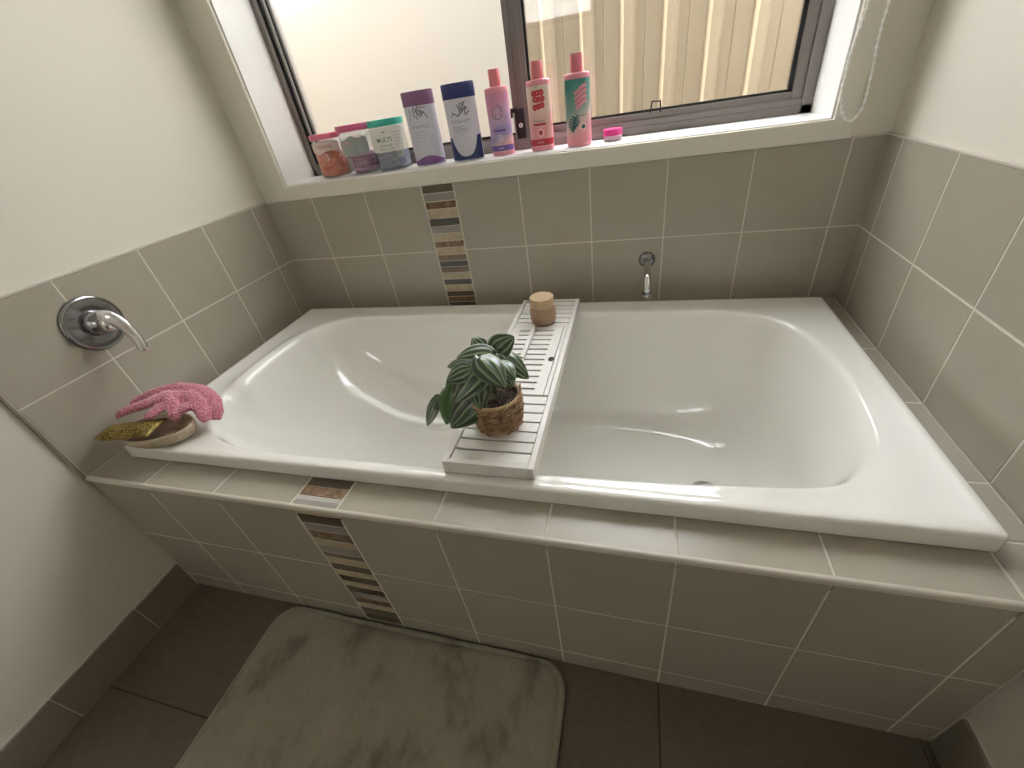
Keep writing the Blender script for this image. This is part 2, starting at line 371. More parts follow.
# skirting
def skirting(name, x0, inward, ztop):
    bm = bmesh.new(); o = Vector((x0, 0, 0))
    a, b = sorted((x0 - inward * .0, x0 + inward * .0085))
    box(bm, a, b, YB, -D - .001, ZF, ztop - .0012, mi=1)
    js = [D + .002, 1.003, 1.203, 1.403, 1.603, 1.803, 2.003, 2.203, 2.403, 2.603, -YB]
    for c, d in zip(js, js[1:]): tile(bm, Vector((x0 + inward * .0075, 0, 0)), -Y, Z, X * inward, c, d, ZF, ztop, h=.0025, g=.001)
    tag(mk(name, bm, [M['skirt_tile'], M['grout']]), kind='structure')
skirting('baseboard_left', -.008, 1, -.357); skirting('baseboard_right', W + .008, -1, -.337)

# ================================================================== WINDOW
win = bpy.data.objects.new('window_1', None); COL.objects.link(win); win.location = ((WX0 + WX1) / 2, .1, SILL); ORG[win] = Vector(win.location); tag(win, kind='structure')
bm = bmesh.new()   # reveal lining
box(bm, WX0 - .018, WX0, .0, .21, SILL - .018, WZ1 + .018); box(bm, WX1, WX1 + .018, .0, .21, SILL - .018, WZ1 + .018)
box(bm, WX0, WX1, .0, .21, WZ1, WZ1 + .018)
mk('reveal_lining', bm, M['jamb'], win, bevel=.0015)
mk('window_sill', nb(WX0, WX1, .0, .21, SILL - .018, SILL), M['jamb'], win, bevel=.0015)
AW = .047
r_ = .005
xi0, xi1, zi0, zi1 = WX0 - r_, WX1 + r_, SILL - .003, WZ1 + r_
xo0, xo1, zo0, zo1 = WX0 - AW, WX1 + AW, ZT + .0005, WZ1 + AW
bm = bmesh.new(); q_ = []
for y in (-.0095, .007):
    q_.append([[bm.verts.new((x, y, z)) for x, z in pts] for pts in (((xo0, zo0), (xo1, zo0), (xo1, zo1), (xo0, zo1)), ((xi0, zi0), (xi1, zi0), (xi1, zi1), (xi0, zi1)))])
for i in range(4):
    k = (i + 1) % 4
    for L2 in q_: bm.faces.new((L2[0][i], L2[0][k], L2[1][k], L2[1][i]))
    for w_ in (0, 1): bm.faces.new((q_[0][w_][i], q_[0][w_][k], q_[1][w_][k], q_[1][w_][i]))
mk('architrave', bm, M['gloss_paint'], win, bevel=.002)
# aluminium frame: outer frame, fixed left light (frosted) set back, sliding clear sash in front
FY0, FY1 = .148, .205
bm = bmesh.new()
box(bm, WX0 - .001, WX0 + .016, FY0, FY1, SILL, WZ1); box(bm, WX1 - .026, WX1, FY0, FY1, SILL, WZ1)
box(bm, WX0, WX1, FY0, FY1, SILL, SILL + .020); box(bm, WX0, WX1, FY0, FY1, WZ1 - .03, WZ1)
box(bm, WX0 + .016, WX1 - .026, FY0, FY0 + .006, SILL + .020, SILL + .034)
mk('window_frame', bm, M['frame'], win, bevel=.0015)
# right clear sash
MX0, MX1 = .858, .910
bm = bmesh.new()
box(bm, MX0, MX1, FY0 + .006, FY0 + .030, SILL + .02, WZ1 - .02); box(bm, WX1 - .050, WX1 - .026, FY0 + .006, FY0 + .030, SILL + .02, WZ1 - .02)
box(bm, MX1, WX1 - .050, FY0 + .006, FY0 + .030, SILL + .02, SILL + .050); box(bm, MX1, WX1 - .050, FY0 + .006, FY0 + .030, WZ1 - .06, WZ1 - .02)
box(bm, MX0 + .014, MX0 + .018, FY0, FY0 + .006, SILL + .034, WZ1 - .04)
box(bm, MX0 + .032, MX0 + .038, FY0 + .001, FY0 + .006, SILL + .034, WZ1 - .04)
sash = mk('sliding_sash', bm, M['frame'], win, bevel=.0012)
bm = bmesh.new()
gx0, gx1, gz0, gz1, gy = MX1, WX1 - .050, SILL + .050, WZ1 - .06, FY0 + .012
box(bm, gx0, gx0 + .007, gy, gy + .008, gz0, gz1); box(bm, gx1 - .010, gx1, gy, gy + .008, gz0, gz1)
box(bm, gx0, gx1, gy, gy + .008, gz0, gz0 + .006); box(bm, gx0, gx1, gy, gy + .008, gz1 - .006, gz1)
mk('glazing_gasket', bm, M['gasket'], sash)
mk('clear_pane', nb(gx0, gx1, gy + .009, gy + .0095, gz0, gz1), M['clear'], sash)
# left frosted light
bm = bmesh.new()
lx0, lx1, lz0, lz1 = WX0 + .016, MX0 + .02, SILL + .02, WZ1 - .03
box(bm, lx0, lx0 + .010, FY0 + .030, FY0 + .055, lz0, lz1); box(bm, lx0 + .014, lx0 + .019, FY0 + .030, FY0 + .055, lz0, lz1)
box(bm, lx0, lx1, FY0 + .032, FY0 + .055, lz0, lz0 + .022); box(bm, lx0, lx1, FY0 + .032, FY0 + .055, lz1 - .03, lz1)
fs = mk('fixed_sash', bm, M['frame'], win, bevel=.001)
bm = bmesh.new(); box(bm, lx0 + .0005, lx0 + .0075, FY0 + .012, FY0 + .0335, lz0, lz1); box(bm, lx0 + .0155, lx0 + .0205, FY0 + .026, FY0 + .0335, lz0 + .02, lz1)
box(bm, lx0 + .03, MX0, FY0 + .028, FY0 + .0335, lz0 + .018, lz0 + .024)
mk('glazing_gasket', bm, M['gasket'], fs)
mk('glazing_bead', nb(lx0 + .0075, lx0 + .0155, FY0 + .020, FY0 + .031, lz0 + .01, lz1), M['alu'], fs)
mk('frosted_pane', nb(lx0 + .018, lx1, FY0 + .042, FY0 + .043, lz0 + .01, lz1 - .01), M['frosted'], fs)
# latch with key barrel
bm = bmesh.new(); box(bm, .868, .894, FY0 - .016, FY0 + .006, .474, .548); box(bm, .856, .872, FY0 - .014, FY0 - .002, .540, .552)
box(bm, .854, .860, FY0 - .014, FY0 - .002, .528, .552)
lt = mk('window_latch', bm, M['black'], win, bevel=.003)
bm = bmesh.new(); lathe(bm, [(.006, 0), (.006, .003), (.005, .004)], (.883, FY0 - .016, .508), 20, axis='Y'); box(bm, .8822, .8838, FY0 - .0205, FY0 - .0198, .505, .511, mi=1)
mk('key_barrel', bm, [M['alu'], M['black']], lt)
# small wire pull behind the clear pane
bm = bmesh.new(); tube(bm, [Vector(p) for p in ((1.243, FY0 + .004, .492), (1.247, FY0 + .004, .517), (1.268, FY0 + .004, .516), (1.270, FY0 + .004, .491))], .0024, 8)
mk('sash_pull', bm, M['black'], sash)

# blind chain beside the window
bc = thing('blind_chain', 'white beaded blind chain hanging in a loop beside the right of the window', 'chain', (1.655, -.03, 1.72))
pts = catmull([(1.6385, -.03, 1.72), (1.6385, -.03, 1.0), (1.637, -.03, .66), (1.631, -.03, .58), (1.6285, -.03, .53), (1.632, -.03, .485), (1.643, -.03, .453), (1.660, -.03, .436),
               (1.674, -.03, .446), (1.6795, -.03, .475), (1.6765, -.03, .525), (1.672, -.03, .59), (1.672, -.03, .66), (1.671, -.03, 1.0), (1.671, -.03, 1.72)], 14)
bm = bmesh.new(); tube(bm, pts, .0016, 6); mk('cord', bm, M['bead'], bc, smooth=True)
bm = bmesh.new(); acc = 0; last = pts[0]; step = .0135
L = 0
for a, b in zip(pts, pts[1:]):
    seg = (b - a).length
    while L + seg >= acc:
        p = a + (b - a) * ((acc - L) / seg if seg else 0)
        if p.z < .80: bmesh.ops.create_icosphere(bm, subdivisions=1, radius=.0034, matrix=Matrix.Translation(p))
        acc += step
    L += seg
tag(mk('beads', bm, M['bead'], bc, smooth=True), kind='stuff')
bm = bmesh.new(); lathe(bm, [(.019, 0), (.021, .004), (.021, .02), (.019, .024)], (1.655, -.018, 1.72), 28, axis='Y'); box(bm, 1.64, 1.67, -.018, .008, 1.705, 1.75)
mk('sprocket_bracket', bm, M['bead'], bc)

# ================================================================== OUTSIDE
tag(mk('ground', nb(-6, 8, .25, 6, -.75, -.70), M['ground']), kind='structure')
fe = thing('steel_fence', 'cream corrugated steel fence standing outside beyond the window', 'fence', (.9, .93, -.70))
bm = bmesh.new(); prof = []
xs0 = .845 - .158 * 26
for k in range(60):
    x = xs0 + .158 * k
    prof += [(x - .035, .0), (x - .016, -.024), (x + .013, -.024), (x + .028, .0), (x + .062, .0), (x + .066, -.003), (x + .070, 0)]
prof.sort()
FT = 1.10
def sheet(bm, off):
    lo = [bm.verts.new((x, .93 + y + off, -.70)) for x, y in prof]; hi = [bm.verts.new((x, .93 + y + off, FT)) for x, y in prof]
    for i in range(len(prof) - 1): bm.faces.new((lo[i], lo[i + 1], hi[i + 1], hi[i]))
    return lo, hi
A = sheet(bm, 0); B = sheet(bm, .0015)
for i in range(len(prof) - 1): bm.faces.new((A[1][i], A[1][i + 1], B[1][i + 1], B[1][i]))
mk('corrugated_panel', bm, M['fence'], fe)
mk('top_rail', nb(prof[0][0], prof[-1][0], .90, .95, FT - .01, FT + .03), M['fence'], fe)

bm = bmesh.new(); box(bm, -6, -.12, .14, .25, -.75, 2.30); box(bm, W + .12, 8, .14, .25, -.75, 2.30); box(bm, -.12, W + .12, .14, .25, ZCEIL, 2.30)  # unseen outer walls and eave, added to hold skylight off the fence
box(bm, -6, 8, -2.9, .42, 2.30, 2.36)
tag(mk('unseen_eave_walls', bm, M['plaster']), kind='structure')

# ================================================================== BATH SURROUND (tiled hob)
hob = thing('bath_surround', 'beige tiled bath surround with a brown mosaic strip, built around the white bathtub', 'bath surround', (W / 2, -D, ZF))
TX0, TX1, TY0, TY1 = .0527, 1.6978, -.804, -.0653     # tub outline
ox0, ox1, oy0, oy1 = TX0 + .022, TX1 - .022, TY0 + .020, TY1 - .022   # hole under the rim
bm = bmesh.new()
box(bm, .001, W - .001, -D + .002, oy0, -.03, -.0007, mi=1); box(bm, .001, W - .001, oy1, -.001, -.03, -.0007, mi=1)
box(bm, .001, ox0, oy0, oy1, -.03, -.0007, mi=1); box(bm, ox1, W - .001, oy0, oy1, -.03, -.0007, mi=1)
O = Vector((0, 0, -.002))
us = [.001] + XJ + [W - .001]
for i, (a, b) in enumerate(zip(us, us[1:])):
    if i == 3: continue
    tile(bm, O, X, Y, Z, a, b, -D + .001, oy0 + .002)
for a, b in zip(yr, yr[1:]):
    tile(bm, O, X, Y, Z, ox1 - .001, W - .001, max(-b, oy0 + .002), -a)
    tile(bm, O, X, Y, Z, .001, ox0 + .001, max(-b, oy0 + .002), -a)
tile(bm, O, X, Y, Z, ox0, ox1, oy1, -.001)
mk('ledge', bm, [M['tile'], M['grout']], hob)
bm = bmesh.new(); keys = list(MOS); y_ = -D + .002
for k, h in (('g', .011), ('p', .012), ('b', .024), ('d', .022)):
    tile(bm, O + Z * .0005, X, Y, Z, XJ[2] + .002, XJ[3] - .002, y_, y_ + h, g=.0008, bv=.0005, mi=keys.index(k)); y_ += h
mk('ledge_mosaic', bm, [MOS[k] for k in keys], hob)
# front panel
bm = bmesh.new()
box(bm, .001, W - .001, -D - .0003, -D + .05, ZF, -.031, mi=1)
FO = Vector((0, -D + .001, 0))
vs_ = [ZF, -.4034, -.2134, -.0125]
for i, (a, b) in enumerate(zip(us, us[1:])):
    if i == 3:
        tile(bm, FO, X, Z, -Y, a, b, ZF, -.452) ; continue
    for c, d in zip(vs_, vs_[1:]): tile(bm, FO, X, Z, -Y, a, b, c, d)
mk('front_panel', bm, [M['tile'], M['grout']], hob)
seqf = 'cdgbcgtcdcdcdgbcdd'
hf = [.013, .028, .024, .030, .022, .026, .018, .024, .026, .020, .026, .022, .026, .022, .026, .024, .028, .030]
mosaic('mosaic_strip', hob, FO, X, Z, -Y, XJ[2], XJ[3], -.0125, list(zip(seqf, hf)))
bm = bmesh.new(); pr = []
for k in range(9):
    a = PI / 2 * k / 8; pr.append((-D - .005 * math.sin(a), -.0045 + .0052 * math.cos(a)))
pr = [(-D + .003, .0007)] + pr + [(-D - .005, -.0095), (-D + .004, -.0125)]
lo = [bm.verts.new((.001, y, z)) for y, z in pr]; hi = [bm.verts.new((W - .001, y, z)) for y, z in pr]
for i in range(len(pr)): bm.faces.new((lo[i], lo[(i + 1) % len(pr)], hi[(i + 1) % len(pr)], hi[i]))
bm.faces.new(lo); bm.faces.new(hi)
mk('edge_nosing', bm, M['edge_trim'], hob)

# ================================================================== BATHTUB
tub = thing('bathtub', 'white acrylic bathtub set into the tiled surround below the window', 'bathtub', (.9, -.44, 0))
cx0, cy0 = .9, -.44
op = [(.150, -.60), (.185, -.68), (.25, -.735), (.33, -.764), (.42, -.776), (.6, -.7795), (.88, -.7795), (1.1, -.772), (1.3, -.765), (1.42, -.757), (1.5, -.748), (1.545, -.735), (1.58, -.708),
      (1.61, -.664), (1.63, -.6), (1.641, -.5), (1.642, -.40), (1.63, -.31), (1.61, -.24), (1.575, -.19), (1.52, -.155), (1.4, -.133), (1.2, -.130), (.9, -.13), (.5, -.132), (.36, -.136), (.26, -.15),
      (.19, -.195), (.150, -.26), (.133, -.35), (.130, -.43), (.135, -.52)]
oc = catmull([(x, y, 0) for x, y in op], 10, True)
ang = sorted((math.atan2(p.y - cy0, p.x - cx0), (Vector((p.x - cx0, p.y - cy0))).length) for p in oc)
def r_open(a):
    n = len(ang)
    if a <= ang[0][0] or a >= ang[-1][0]:
        a0, r0 = ang[-1]; a1, r1 = ang[0]; a1 += 2 * PI; aa = a if a >= ang[-1][0] else a + 2 * PI
        return r0 + (r1 - r0) * (aa - a0) / (a1 - a0)
    lo, hi = 0, n - 1
    while hi - lo > 1:
        m = (lo + hi) // 2
        if ang[m][0] <= a: lo = m
        else: hi = m
    a0, r0 = ang[lo]; a1, r1 = ang[hi]
    return r0 + (r1 - r0) * (a - a0) / (a1 - a0)
# outer outline, points of a rounded rectangle, dense at the corners
outl = []; rc = .007
def seg(p, q, n):
    for i in range(n): outl.append((p[0] + (q[0] - p[0]) * i / n, p[1] + (q[1] - p[1]) * i / n))
def arc(cx, cy, a0, n):
    for i in range(n): a = a0 + PI / 2 * i / n; outl.append((cx + rc * math.cos(a), cy + rc * math.sin(a)))
seg((TX0 + rc, TY0), (TX1 - rc, TY0), 110); arc(TX1 - rc, TY0 + rc, -PI / 2, 8)
seg((TX1, TY0 + rc), (TX1, TY1 - rc), 56); arc(TX1 - rc, TY1 - rc, 0, 8)
seg((TX1 - rc, TY1), (TX0 + rc, TY1), 110); arc(TX0 + rc, TY1 - rc, PI / 2, 8)
seg((TX0, TY1 - rc), (TX0, TY0 + rc), 56); arc(TX0 + rc, TY0 + rc, PI, 8)
def inset(p, d):
    x, y = p; hx, hy = (TX1 - TX0) / 2, (TY1 - TY0) / 2; mx, my = (TX0 + TX1) / 2, (TY0 + TY1) / 2
    return (mx + (x - mx) * (hx - d) / hx, my + (y - my) * (hy - d) / hy)
def floor_pt(a):
    # rounded floor outline
    fx_, fy_, hx, hy, e = 1.03, -.445, .43, .205, 3.2
    c, s = math.cos(a), math.sin(a)
    k = (abs(c / hx) ** e + abs(s / hy) ** e) ** (-1 / e)
    return (fx_ + c * k, fy_ + s * k)
def sstep(a, b, x):
    t = max(0, min(1, (x - a) / (b - a))); return t * t * (3 - 2 * t)
ZFLOOR = -.31
rings = []
edge = [(.0, .0025), (.0, .0045), (.0, .0290), (.0, .0305), (.0007, .0332), (.0022, .0351), (.0045, .0361), (.012, .0362), (.0165, .0356), (.0195, .0347)]
for d, z in edge: rings.append([(*inset(p, d), z) for p in outl])
opening = []
for p in outl:
    a = math.atan2(p[1] - cy0, p[0] - cx0); r = r_open(a); opening.append((cx0 + r * math.cos(a), cy0 + r * math.sin(a), a))
last_d = rings[-1]
for t in (.5, .85): rings.append([(l[0] + (o[0] - l[0]) * t, l[1] + (o[1] - l[1]) * t, .0342 - .0006 * t) for l, o in zip(last_d, opening)])
wallp = [(0, .0335), (.014, .0328), (.030, .0305), (.048, .0255), (.066, .0175), (.085, .0055), (.11, -.015), (.15, -.046), (.2, -.080), (.26, -.116), (.33, -.151), (.41, -.184), (.5, -.214), (.6, -.242), (.7, -.264), (.8, -.281), (.9, -.2935), (1.0, -.301), (1.1, -.3055), (1.2, -.3075)]
for m_, z in wallp:
    ring = []
    for (ox_, oy_, a) in opening:
        f = floor_pt(a); dist = math.hypot(ox_ - f[0], oy_ - f[1])
        # short sides (long walls) drop steeply, fillet kept at about the same real size
        kf = min(1.7, max(.5, .30 / dist)); bl = sstep(.05, .5, m_); mm = m_ * (kf * (1 - bl) + bl)
        x = ox_ + (f[0] - ox_) * mm; y = oy_ + (f[1] - oy_) * mm
        zz = z
        if a > 2.2 or a < -2.2:   # reclining headrest end
            hw = 1 - sstep(.105, .190, abs(y + .415))
            dx = .026 * hw * (1 - sstep(.02, .38, m_))
            lift = .009 * hw * (1 - sstep(.02, .14, m_))
            x += dx * (.4 + .6 * sstep(0, .05, m_)); zz = z + lift
        ring.append((x, y, zz))
    rings.append(ring)
for sc_ in (.66, .40, .15):
    rings.append([(1.03 + (floor_pt(o[2])[0] - 1.03) * sc_, -.445 + (floor_pt(o[2])[1] + .445) * sc_, -.3078 - .003 * (1 - sc_)) for o in opening])
bm = bmesh.new(); VR = [[bm.verts.new(p) for p in ring] for ring in rings]; n = len(outl)
for A, B in zip(VR, VR[1:]):
    for i in range(n): bm.faces.new((A[i], A[(i + 1) % n], B[(i + 1) % n], B[i]))
c_ = bm.verts.new((1.03, -.445, -.312))
for i in range(n): bm.faces.new((VR[-1][i], VR[-1][(i + 1) % n], c_))
sh = mk('tub_shell', bm, M['acrylic'], tub, smooth=True)
so = sh.modifiers.new('thickness', 'SOLIDIFY'); so.thickness = .004; so.offset = 1 if False else -1
bm = bmesh.new(); lathe(bm, [(.034, 0), (.034, .002), (.030, .004), (.016, .003), (.014, .005), (.004, .006)], (1.405, -.475, -.3085), 36)
mk('drain_waste', bm, M['chrome'], tub, smooth=True)

# ================================================================== BATH CADDY (white slatted board across the tub)
CX0, CX1, CY0, CY1, CZ0, CZ1 = .888, 1.060, -.786, -.102, .0366, .0640
cad = thing('bath_caddy', 'white slatted wooden bath caddy laid across the bathtub', 'bath caddy', (.974, -.44, CZ0))
RW = .011
mk('side_rail', nb(CX0, CX0 + RW, CY0, CY1, CZ0, CZ1), M['white_paint'], cad, bevel=.0015)
mk('side_rail', nb(CX1 - RW, CX1, CY0, CY1, CZ0, CZ1), M['white_paint'], cad, bevel=.0015)
mk('end_rail', nb(CX0 + RW, CX1 - RW, CY0, CY0 + .011, CZ0, CZ1), M['white_paint'], cad, bevel=.0015)
mk('end_rail', nb(CX0 + RW, CX1 - RW, CY1 - .011, CY1, CZ0, CZ1), M['white_paint'], cad, bevel=.0015)
sl = CZ1 - .003
def slats(y0, y1, n):
    p = (y1 - y0) / n
    for k in range(n):
        mk('slat', nb(CX0 + RW + .0015, CX1 - RW - .0015, y0 + p * k + .0021, y0 + p * (k + 1) - .0021, sl - .0045, sl), M['white_paint'], cad, bevel=.001)
YA, YC = -.577, -.272
slats(CY0 + .011, YA, 7); slats(YC, CY1 - .011, 6)
# centre panel with short slots, a painted-in finger notch and a raised divider
bm = bmesh.new()
px0, px1 = CX0 + RW + .0015, CX1 - RW - .012
sx0, sx1 = px0 + .022, px1 - .022
nsl = 12; py0, py1 = YA + .002, YC - .002; slot0, slot1 = py0 + .020, py1 - .022; pitch = (slot1 - slot0) / (nsl - 1); gap = .0066
zb, zt = sl - .003, sl + .0015
box(bm, px0, sx0, py0, py1, zb, zt); box(bm, sx1, px1, py0, py1, zb, zt)
box(bm, sx0, sx1, py0, slot0 - gap / 2, zb, zt); box(bm, sx0, sx1, slot1 + gap / 2, py1, zb, zt)
for k in range(nsl - 1): box(bm, sx0, sx1, slot0 + pitch * k + gap / 2, slot0 + pitch * (k + 1) - gap / 2, zb, zt)
mk('slotted_panel', bm, M['white_paint'], cad)
mk('panel_side_strip', nb(px1 + .0015, CX1 - RW - .0012, py0, py1, zb, zt), M['white_paint'], cad, bevel=.0008)
mk('divider_strip', nb(.9545, .9655, -.56, YC - .012, zt, zt + .009), M['white_paint'], cad, bevel=.0015)
bm = bmesh.new(); lathe(bm, [(.0095, 0), (.0095, .0006)], (px1 - .006, -.435, zt), 20, sx=.75); mk('notch_shade_disc', bm, M['gasket'], cad)  # flat black disc painted in for the notch's shaded hollow
mk('gap_shade_board', nb(CX0 + RW, CX1 - RW, CY0 + .011, CY1 - .011, CZ1 - .014, CZ1 - .011), mat('painted_gap_shade', (.02, .018, .015), .8), cad)  # added dark board, its colour stands for the shade in the slots and gaps

# ------------------------------------------------------------------ candle jar on the caddy
cj = thing('candle_jar', 'small tan ceramic jar with pale wood lid at the far end of the bath caddy', 'jar', (.978, -.244, sl))
bm = bmesh.new(); lathe(bm, [(r * 1.13, h * 1.06) for r, h in [(.012, 0), (.024, .0003), (.028, .005), (.0305, .014), (.0312, .030), (.0300, .041), (.0270, .0475), (.0262, .052), (.020, .052)]], (.978, -.244, sl), 48)
mk('jar_body', bm, M['clay'], cj, smooth=True)
bm = bmesh.new(); lathe(bm, [(r * 1.13, h * 1.06) for r, h in [(.022, .0485), (.0275, .0490), (.0285, .052), (.0285, .071), (.0275, .0725), (.010, .0726)]], (.978, -.244, sl), 48)
mk('lid', bm, M['cork_lid'], cj, auto=40)

# ------------------------------------------------------------------ potted plant
PC = Vector((.968, -.668, sl + .0012)); PH = .070
pl = thing('potted_peperomia', 'striped green peperomia in a brown woven rattan pot on the white bath caddy', 'potted plant', PC)
bm = bmesh.new()
def prad(t): return .0415 + .0065 * t + .002 * math.sin(PI * t)
segs = 96; rows = 34
grid = []
for j in range(rows + 1):
    t = j / rows; ring = []
    for i in range(segs):
        a = 2 * PI * i / segs
        wv = -.0012
        r = prad(t) + wv + rnd.uniform(-.0004, .0004)
        ring.append(bm.verts.new(PC + Vector((r * math.cos(a), r * math.sin(a), .001 + t * (PH - .004) + .0006 * math.sin(a * 9 + j)))))
    grid.append(ring)
for A, B in zip(grid, grid[1:]):
    for i in range(segs): bm.faces.new((A[i], A[(i + 1) % segs], B[(i + 1) % segs], B[i]))
bm.faces.new(grid[0])
inner = [bm.verts.new(PC + Vector(((prad(1) - .006) * math.cos(2 * PI * i / segs), (prad(1) - .006) * math.sin(2 * PI * i / segs), PH - .002))) for i in range(segs)]
inner2 = [bm.verts.new(PC + Vector((.040 * math.cos(2 * PI * i / segs), .040 * math.sin(2 * PI * i / segs), PH - .020))) for i in range(segs)]
for A, B in ((grid[-1], inner), (inner, inner2)):
    for i in range(segs): bm.faces.new((A[i], A[(i + 1) % segs], B[(i + 1) % segs], B[i]))
pot = mk('woven_pot', bm, mat('dark_rattan_core', (.12, .06, .028), .8), pl)
# horizontal strands woven over the wall
bm = bmesh.new()
for j in range(15):
    z = .0035 + j * .0045; p_ = []
    for i in range(145):
        a = 2 * PI * i / 144; r = prad(z / PH) + .0008 + .0021 * math.cos(a * 14 + PI * j)
        p_.append(PC + Vector((r * math.cos(a), r * math.sin(a), z + .0011 * math.sin(a * 4 + j * 1.7) + .0008 * math.sin(a * 14 + PI * j + 1))))
    tube(bm, p_, .0021 + .0003 * (j % 2), 6)
tag(mk('woven_strands', bm, M['rattan'], pot, smooth=True), kind='stuff')
bm = bmesh.new()
for ph in (0, 1, 2):
    p_ = []
    for i in range(145):
        a = 2 * PI * i / 144; b = a * 14 + ph * 2 * PI / 3
        r = prad(1) - .0015 + .0022 * math.cos(b); p_.append(PC + Vector((r * math.cos(a), r * math.sin(a), PH - .001 + .0022 * math.sin(b))))
    tube(bm, p_, .0015, 6)
mk('braided_rim', bm, M['rattan_light'], pot, smooth=True)
# side handle loop on the right of the rim
bm = bmesh.new()
a0 = .25
for k_ in (0, 1):
    p_ = catmull([PC + Vector((.0475 * math.cos(a0 - .22), .0475 * math.sin(a0 - .22), PH - .012)), PC + Vector((.050 * math.cos(a0 - .16), .050 * math.sin(a0 - .16), PH + .008)),
                  PC + Vector((.050 * math.cos(a0), .050 * math.sin(a0), PH + .014 + .002 * k_)), PC + Vector((.050 * math.cos(a0 + .16), .050 * math.sin(a0 + .16), PH + .008)),
                  PC + Vector((.0475 * math.cos(a0 + .22), .0475 * math.sin(a0 + .22), PH - .012))], 6)
    tube(bm, [p + Vector((.001 * k_, 0, 0)) for p in p_], .0017, 6)
mk('handle_loop', bm, M['rattan_light'], pot, smooth=True)
bm = bmesh.new(); bmesh.ops.create_circle(bm, cap_ends=True, radius=.041, segments=40, matrix=Matrix.Translation(PC + Vector((0, 0, PH - .011))))
for k in range(160):
    a = rnd.uniform(0, 2 * PI); r = .039 * math.sqrt(rnd.random()); s_ = rnd.uniform(.0015, .0036)
    bmesh.ops.create_icosphere(bm, subdivisions=1, radius=s_, matrix=Matrix.Translation(PC + Vector((r * math.cos(a), r * math.sin(a), PH - .0105 + rnd.uniform(0, .003)))) @ Matrix.Diagonal((1, rnd.uniform(.6, 1.3), .7, 1)))
tag(mk('potting_soil', bm, M['soil'], pl), kind='stuff')
crown = PC + Vector((0, .008, PH - .008))
def leaf(base, tip, width, nrm, droop=.15, cup=.12, m='leaf', stem_from=None, thick=.0007):
    base, tip, nrm = Vector(base), Vector(tip), Vector(nrm).normalized()
    L = (tip - base).length; u = (tip - base) / L; s = u.cross(nrm).normalized(); nn = s.cross(u).normalized()
    NU, NV = 22, 14
    me = bmesh.new(); uvl = me.loops.layers.uv.new('UVMap'); g = []
    for i in range(NU + 1):
        t = i / NU
        wd = width / 2 * (math.sin(PI * min(1, t ** .72)) ** .75 if 0 < t < 1 else 0) * (1.0 - .12 * t) + (.0004 if 0 < t < 1 else .0002)
        row = []
        for j in range(NV + 1):
            v = -1 + 2 * j / NV
            p = base + u * (L * t) + s * (wd * v) + nn * (droop * L * (math.sin(PI * t)) - cup * wd * abs(v) ** 1.6 * 2 + .012 * L * math.cos(v * PI * 4) * math.sin(PI * t) + .006 * L * math.sin(9 * t + 2.1 * v))
            # heart-shaped base: lobes run back past the stalk
            p -= u * (.10 * L * abs(v) ** 2 * (1 - t) ** 3)
            row.append(me.verts.new(p))
        g.append(row)
    for i in range(NU):
        for j in range(NV):
            f = me.faces.new((g[i][j], g[i + 1][j], g[i + 1][j + 1], g[i][j + 1]))
            for lp, (a, b) in zip(f.loops, ((i, j), (i + 1, j), (i + 1, j + 1), (i, j + 1))): lp[uvl].uv = (a / NU, b / NV)
    lf = mk('leaf', me, M[m], pl, smooth=True, recalc=False)
    so = lf.modifiers.new('thickness', 'SOLIDIFY'); so.thickness = thick; so.offset = 0
    st = Vector(stem_from) if stem_from else crown
    mid = (st + base) / 2 + Vector((0, 0, .012 + .15 * (base - st).length))
    b2 = bmesh.new(); tube(b2, catmull([st, mid, base, base + u * L * .15 + nn * droop * L * .35], 6), .0012, 6); mk('leaf_stalk', b2, M['stem'], pl, smooth=True)
V_ = lambda *a: a  # most leaf bases and tips below taken from image pixels at chosen depths
leaf((.962, -.630, .200), (1.004, -.606, .222), .056, (.1, -.62, .78), .05, .05)            # top leaf
leaf((.972, -.646, .208), (.908, -.668, .212), .046, (.1, -.62, .78), .10, .12)              # long leaf reaching left
leaf((.950, -.664, .212), (1.006, -.704, .174), .056, (.3, -.5, .8), .12, .16)               # front right
leaf((.978, -.634, .200), (1.031, -.640, .150), .046, (.5, -.5, .7), .12, .16)               # right drooping
leaf((.960, -.664, .202), (.906, -.716, .146), .066, (-.05, -.80, .6), .08, .12)             # big dark left front
leaf((.950, -.694, .146), (.889, -.724, .090), .062, (-.05, -.92, .38), .08, .12)            # lower front
leaf((.902, -.655, .172), (.866, -.668, .108), .040, (-.1, -.90, .3), .08, .15, 'leaf_plain')
leaf((.880, -.668, .135), (.862, -.694, .070), .050, (-.1, -.95, .25), .06, .15, 'leaf_plain')
leaf((.842, -.660, .112), (.801, -.670, .040), .028, (-.1, -.95, .2), .08, .2, stem_from=(.885, -.65, .12))
leaf((.898, -.622, .172), (.858, -.620, .160), .022, (.1, -.6, .7), .1, .2)
leaf((.980, -.622, .186), (1.014, -.602, .172), .012, (.2, -.5, .8), .1, .2)
leaf((.950, -.640, .214), (.930, -.628, .232), .034, (.1, -.65, .75), .12, .15)
leaf((.985, -.655, .196), (1.018, -.680, .176), .034, (.4, -.55, .75), .12, .18)
leaf((.935, -.678, .196), (.888, -.690, .176), .040, (-.1, -.7, .7), .12, .15)
leaf((.955, -.645, .186), (.900, -.640, .160), .056, (-.1, -.65, .7), .1, .12)
leaf((.948, -.680, .172), (.955, -.716, .132), .046, (.1, -.85, .5), .08, .15)
leaf((.985, -.650, .175), (1.008, -.668, .150), .034, (.4, -.6, .7), .1, .15)

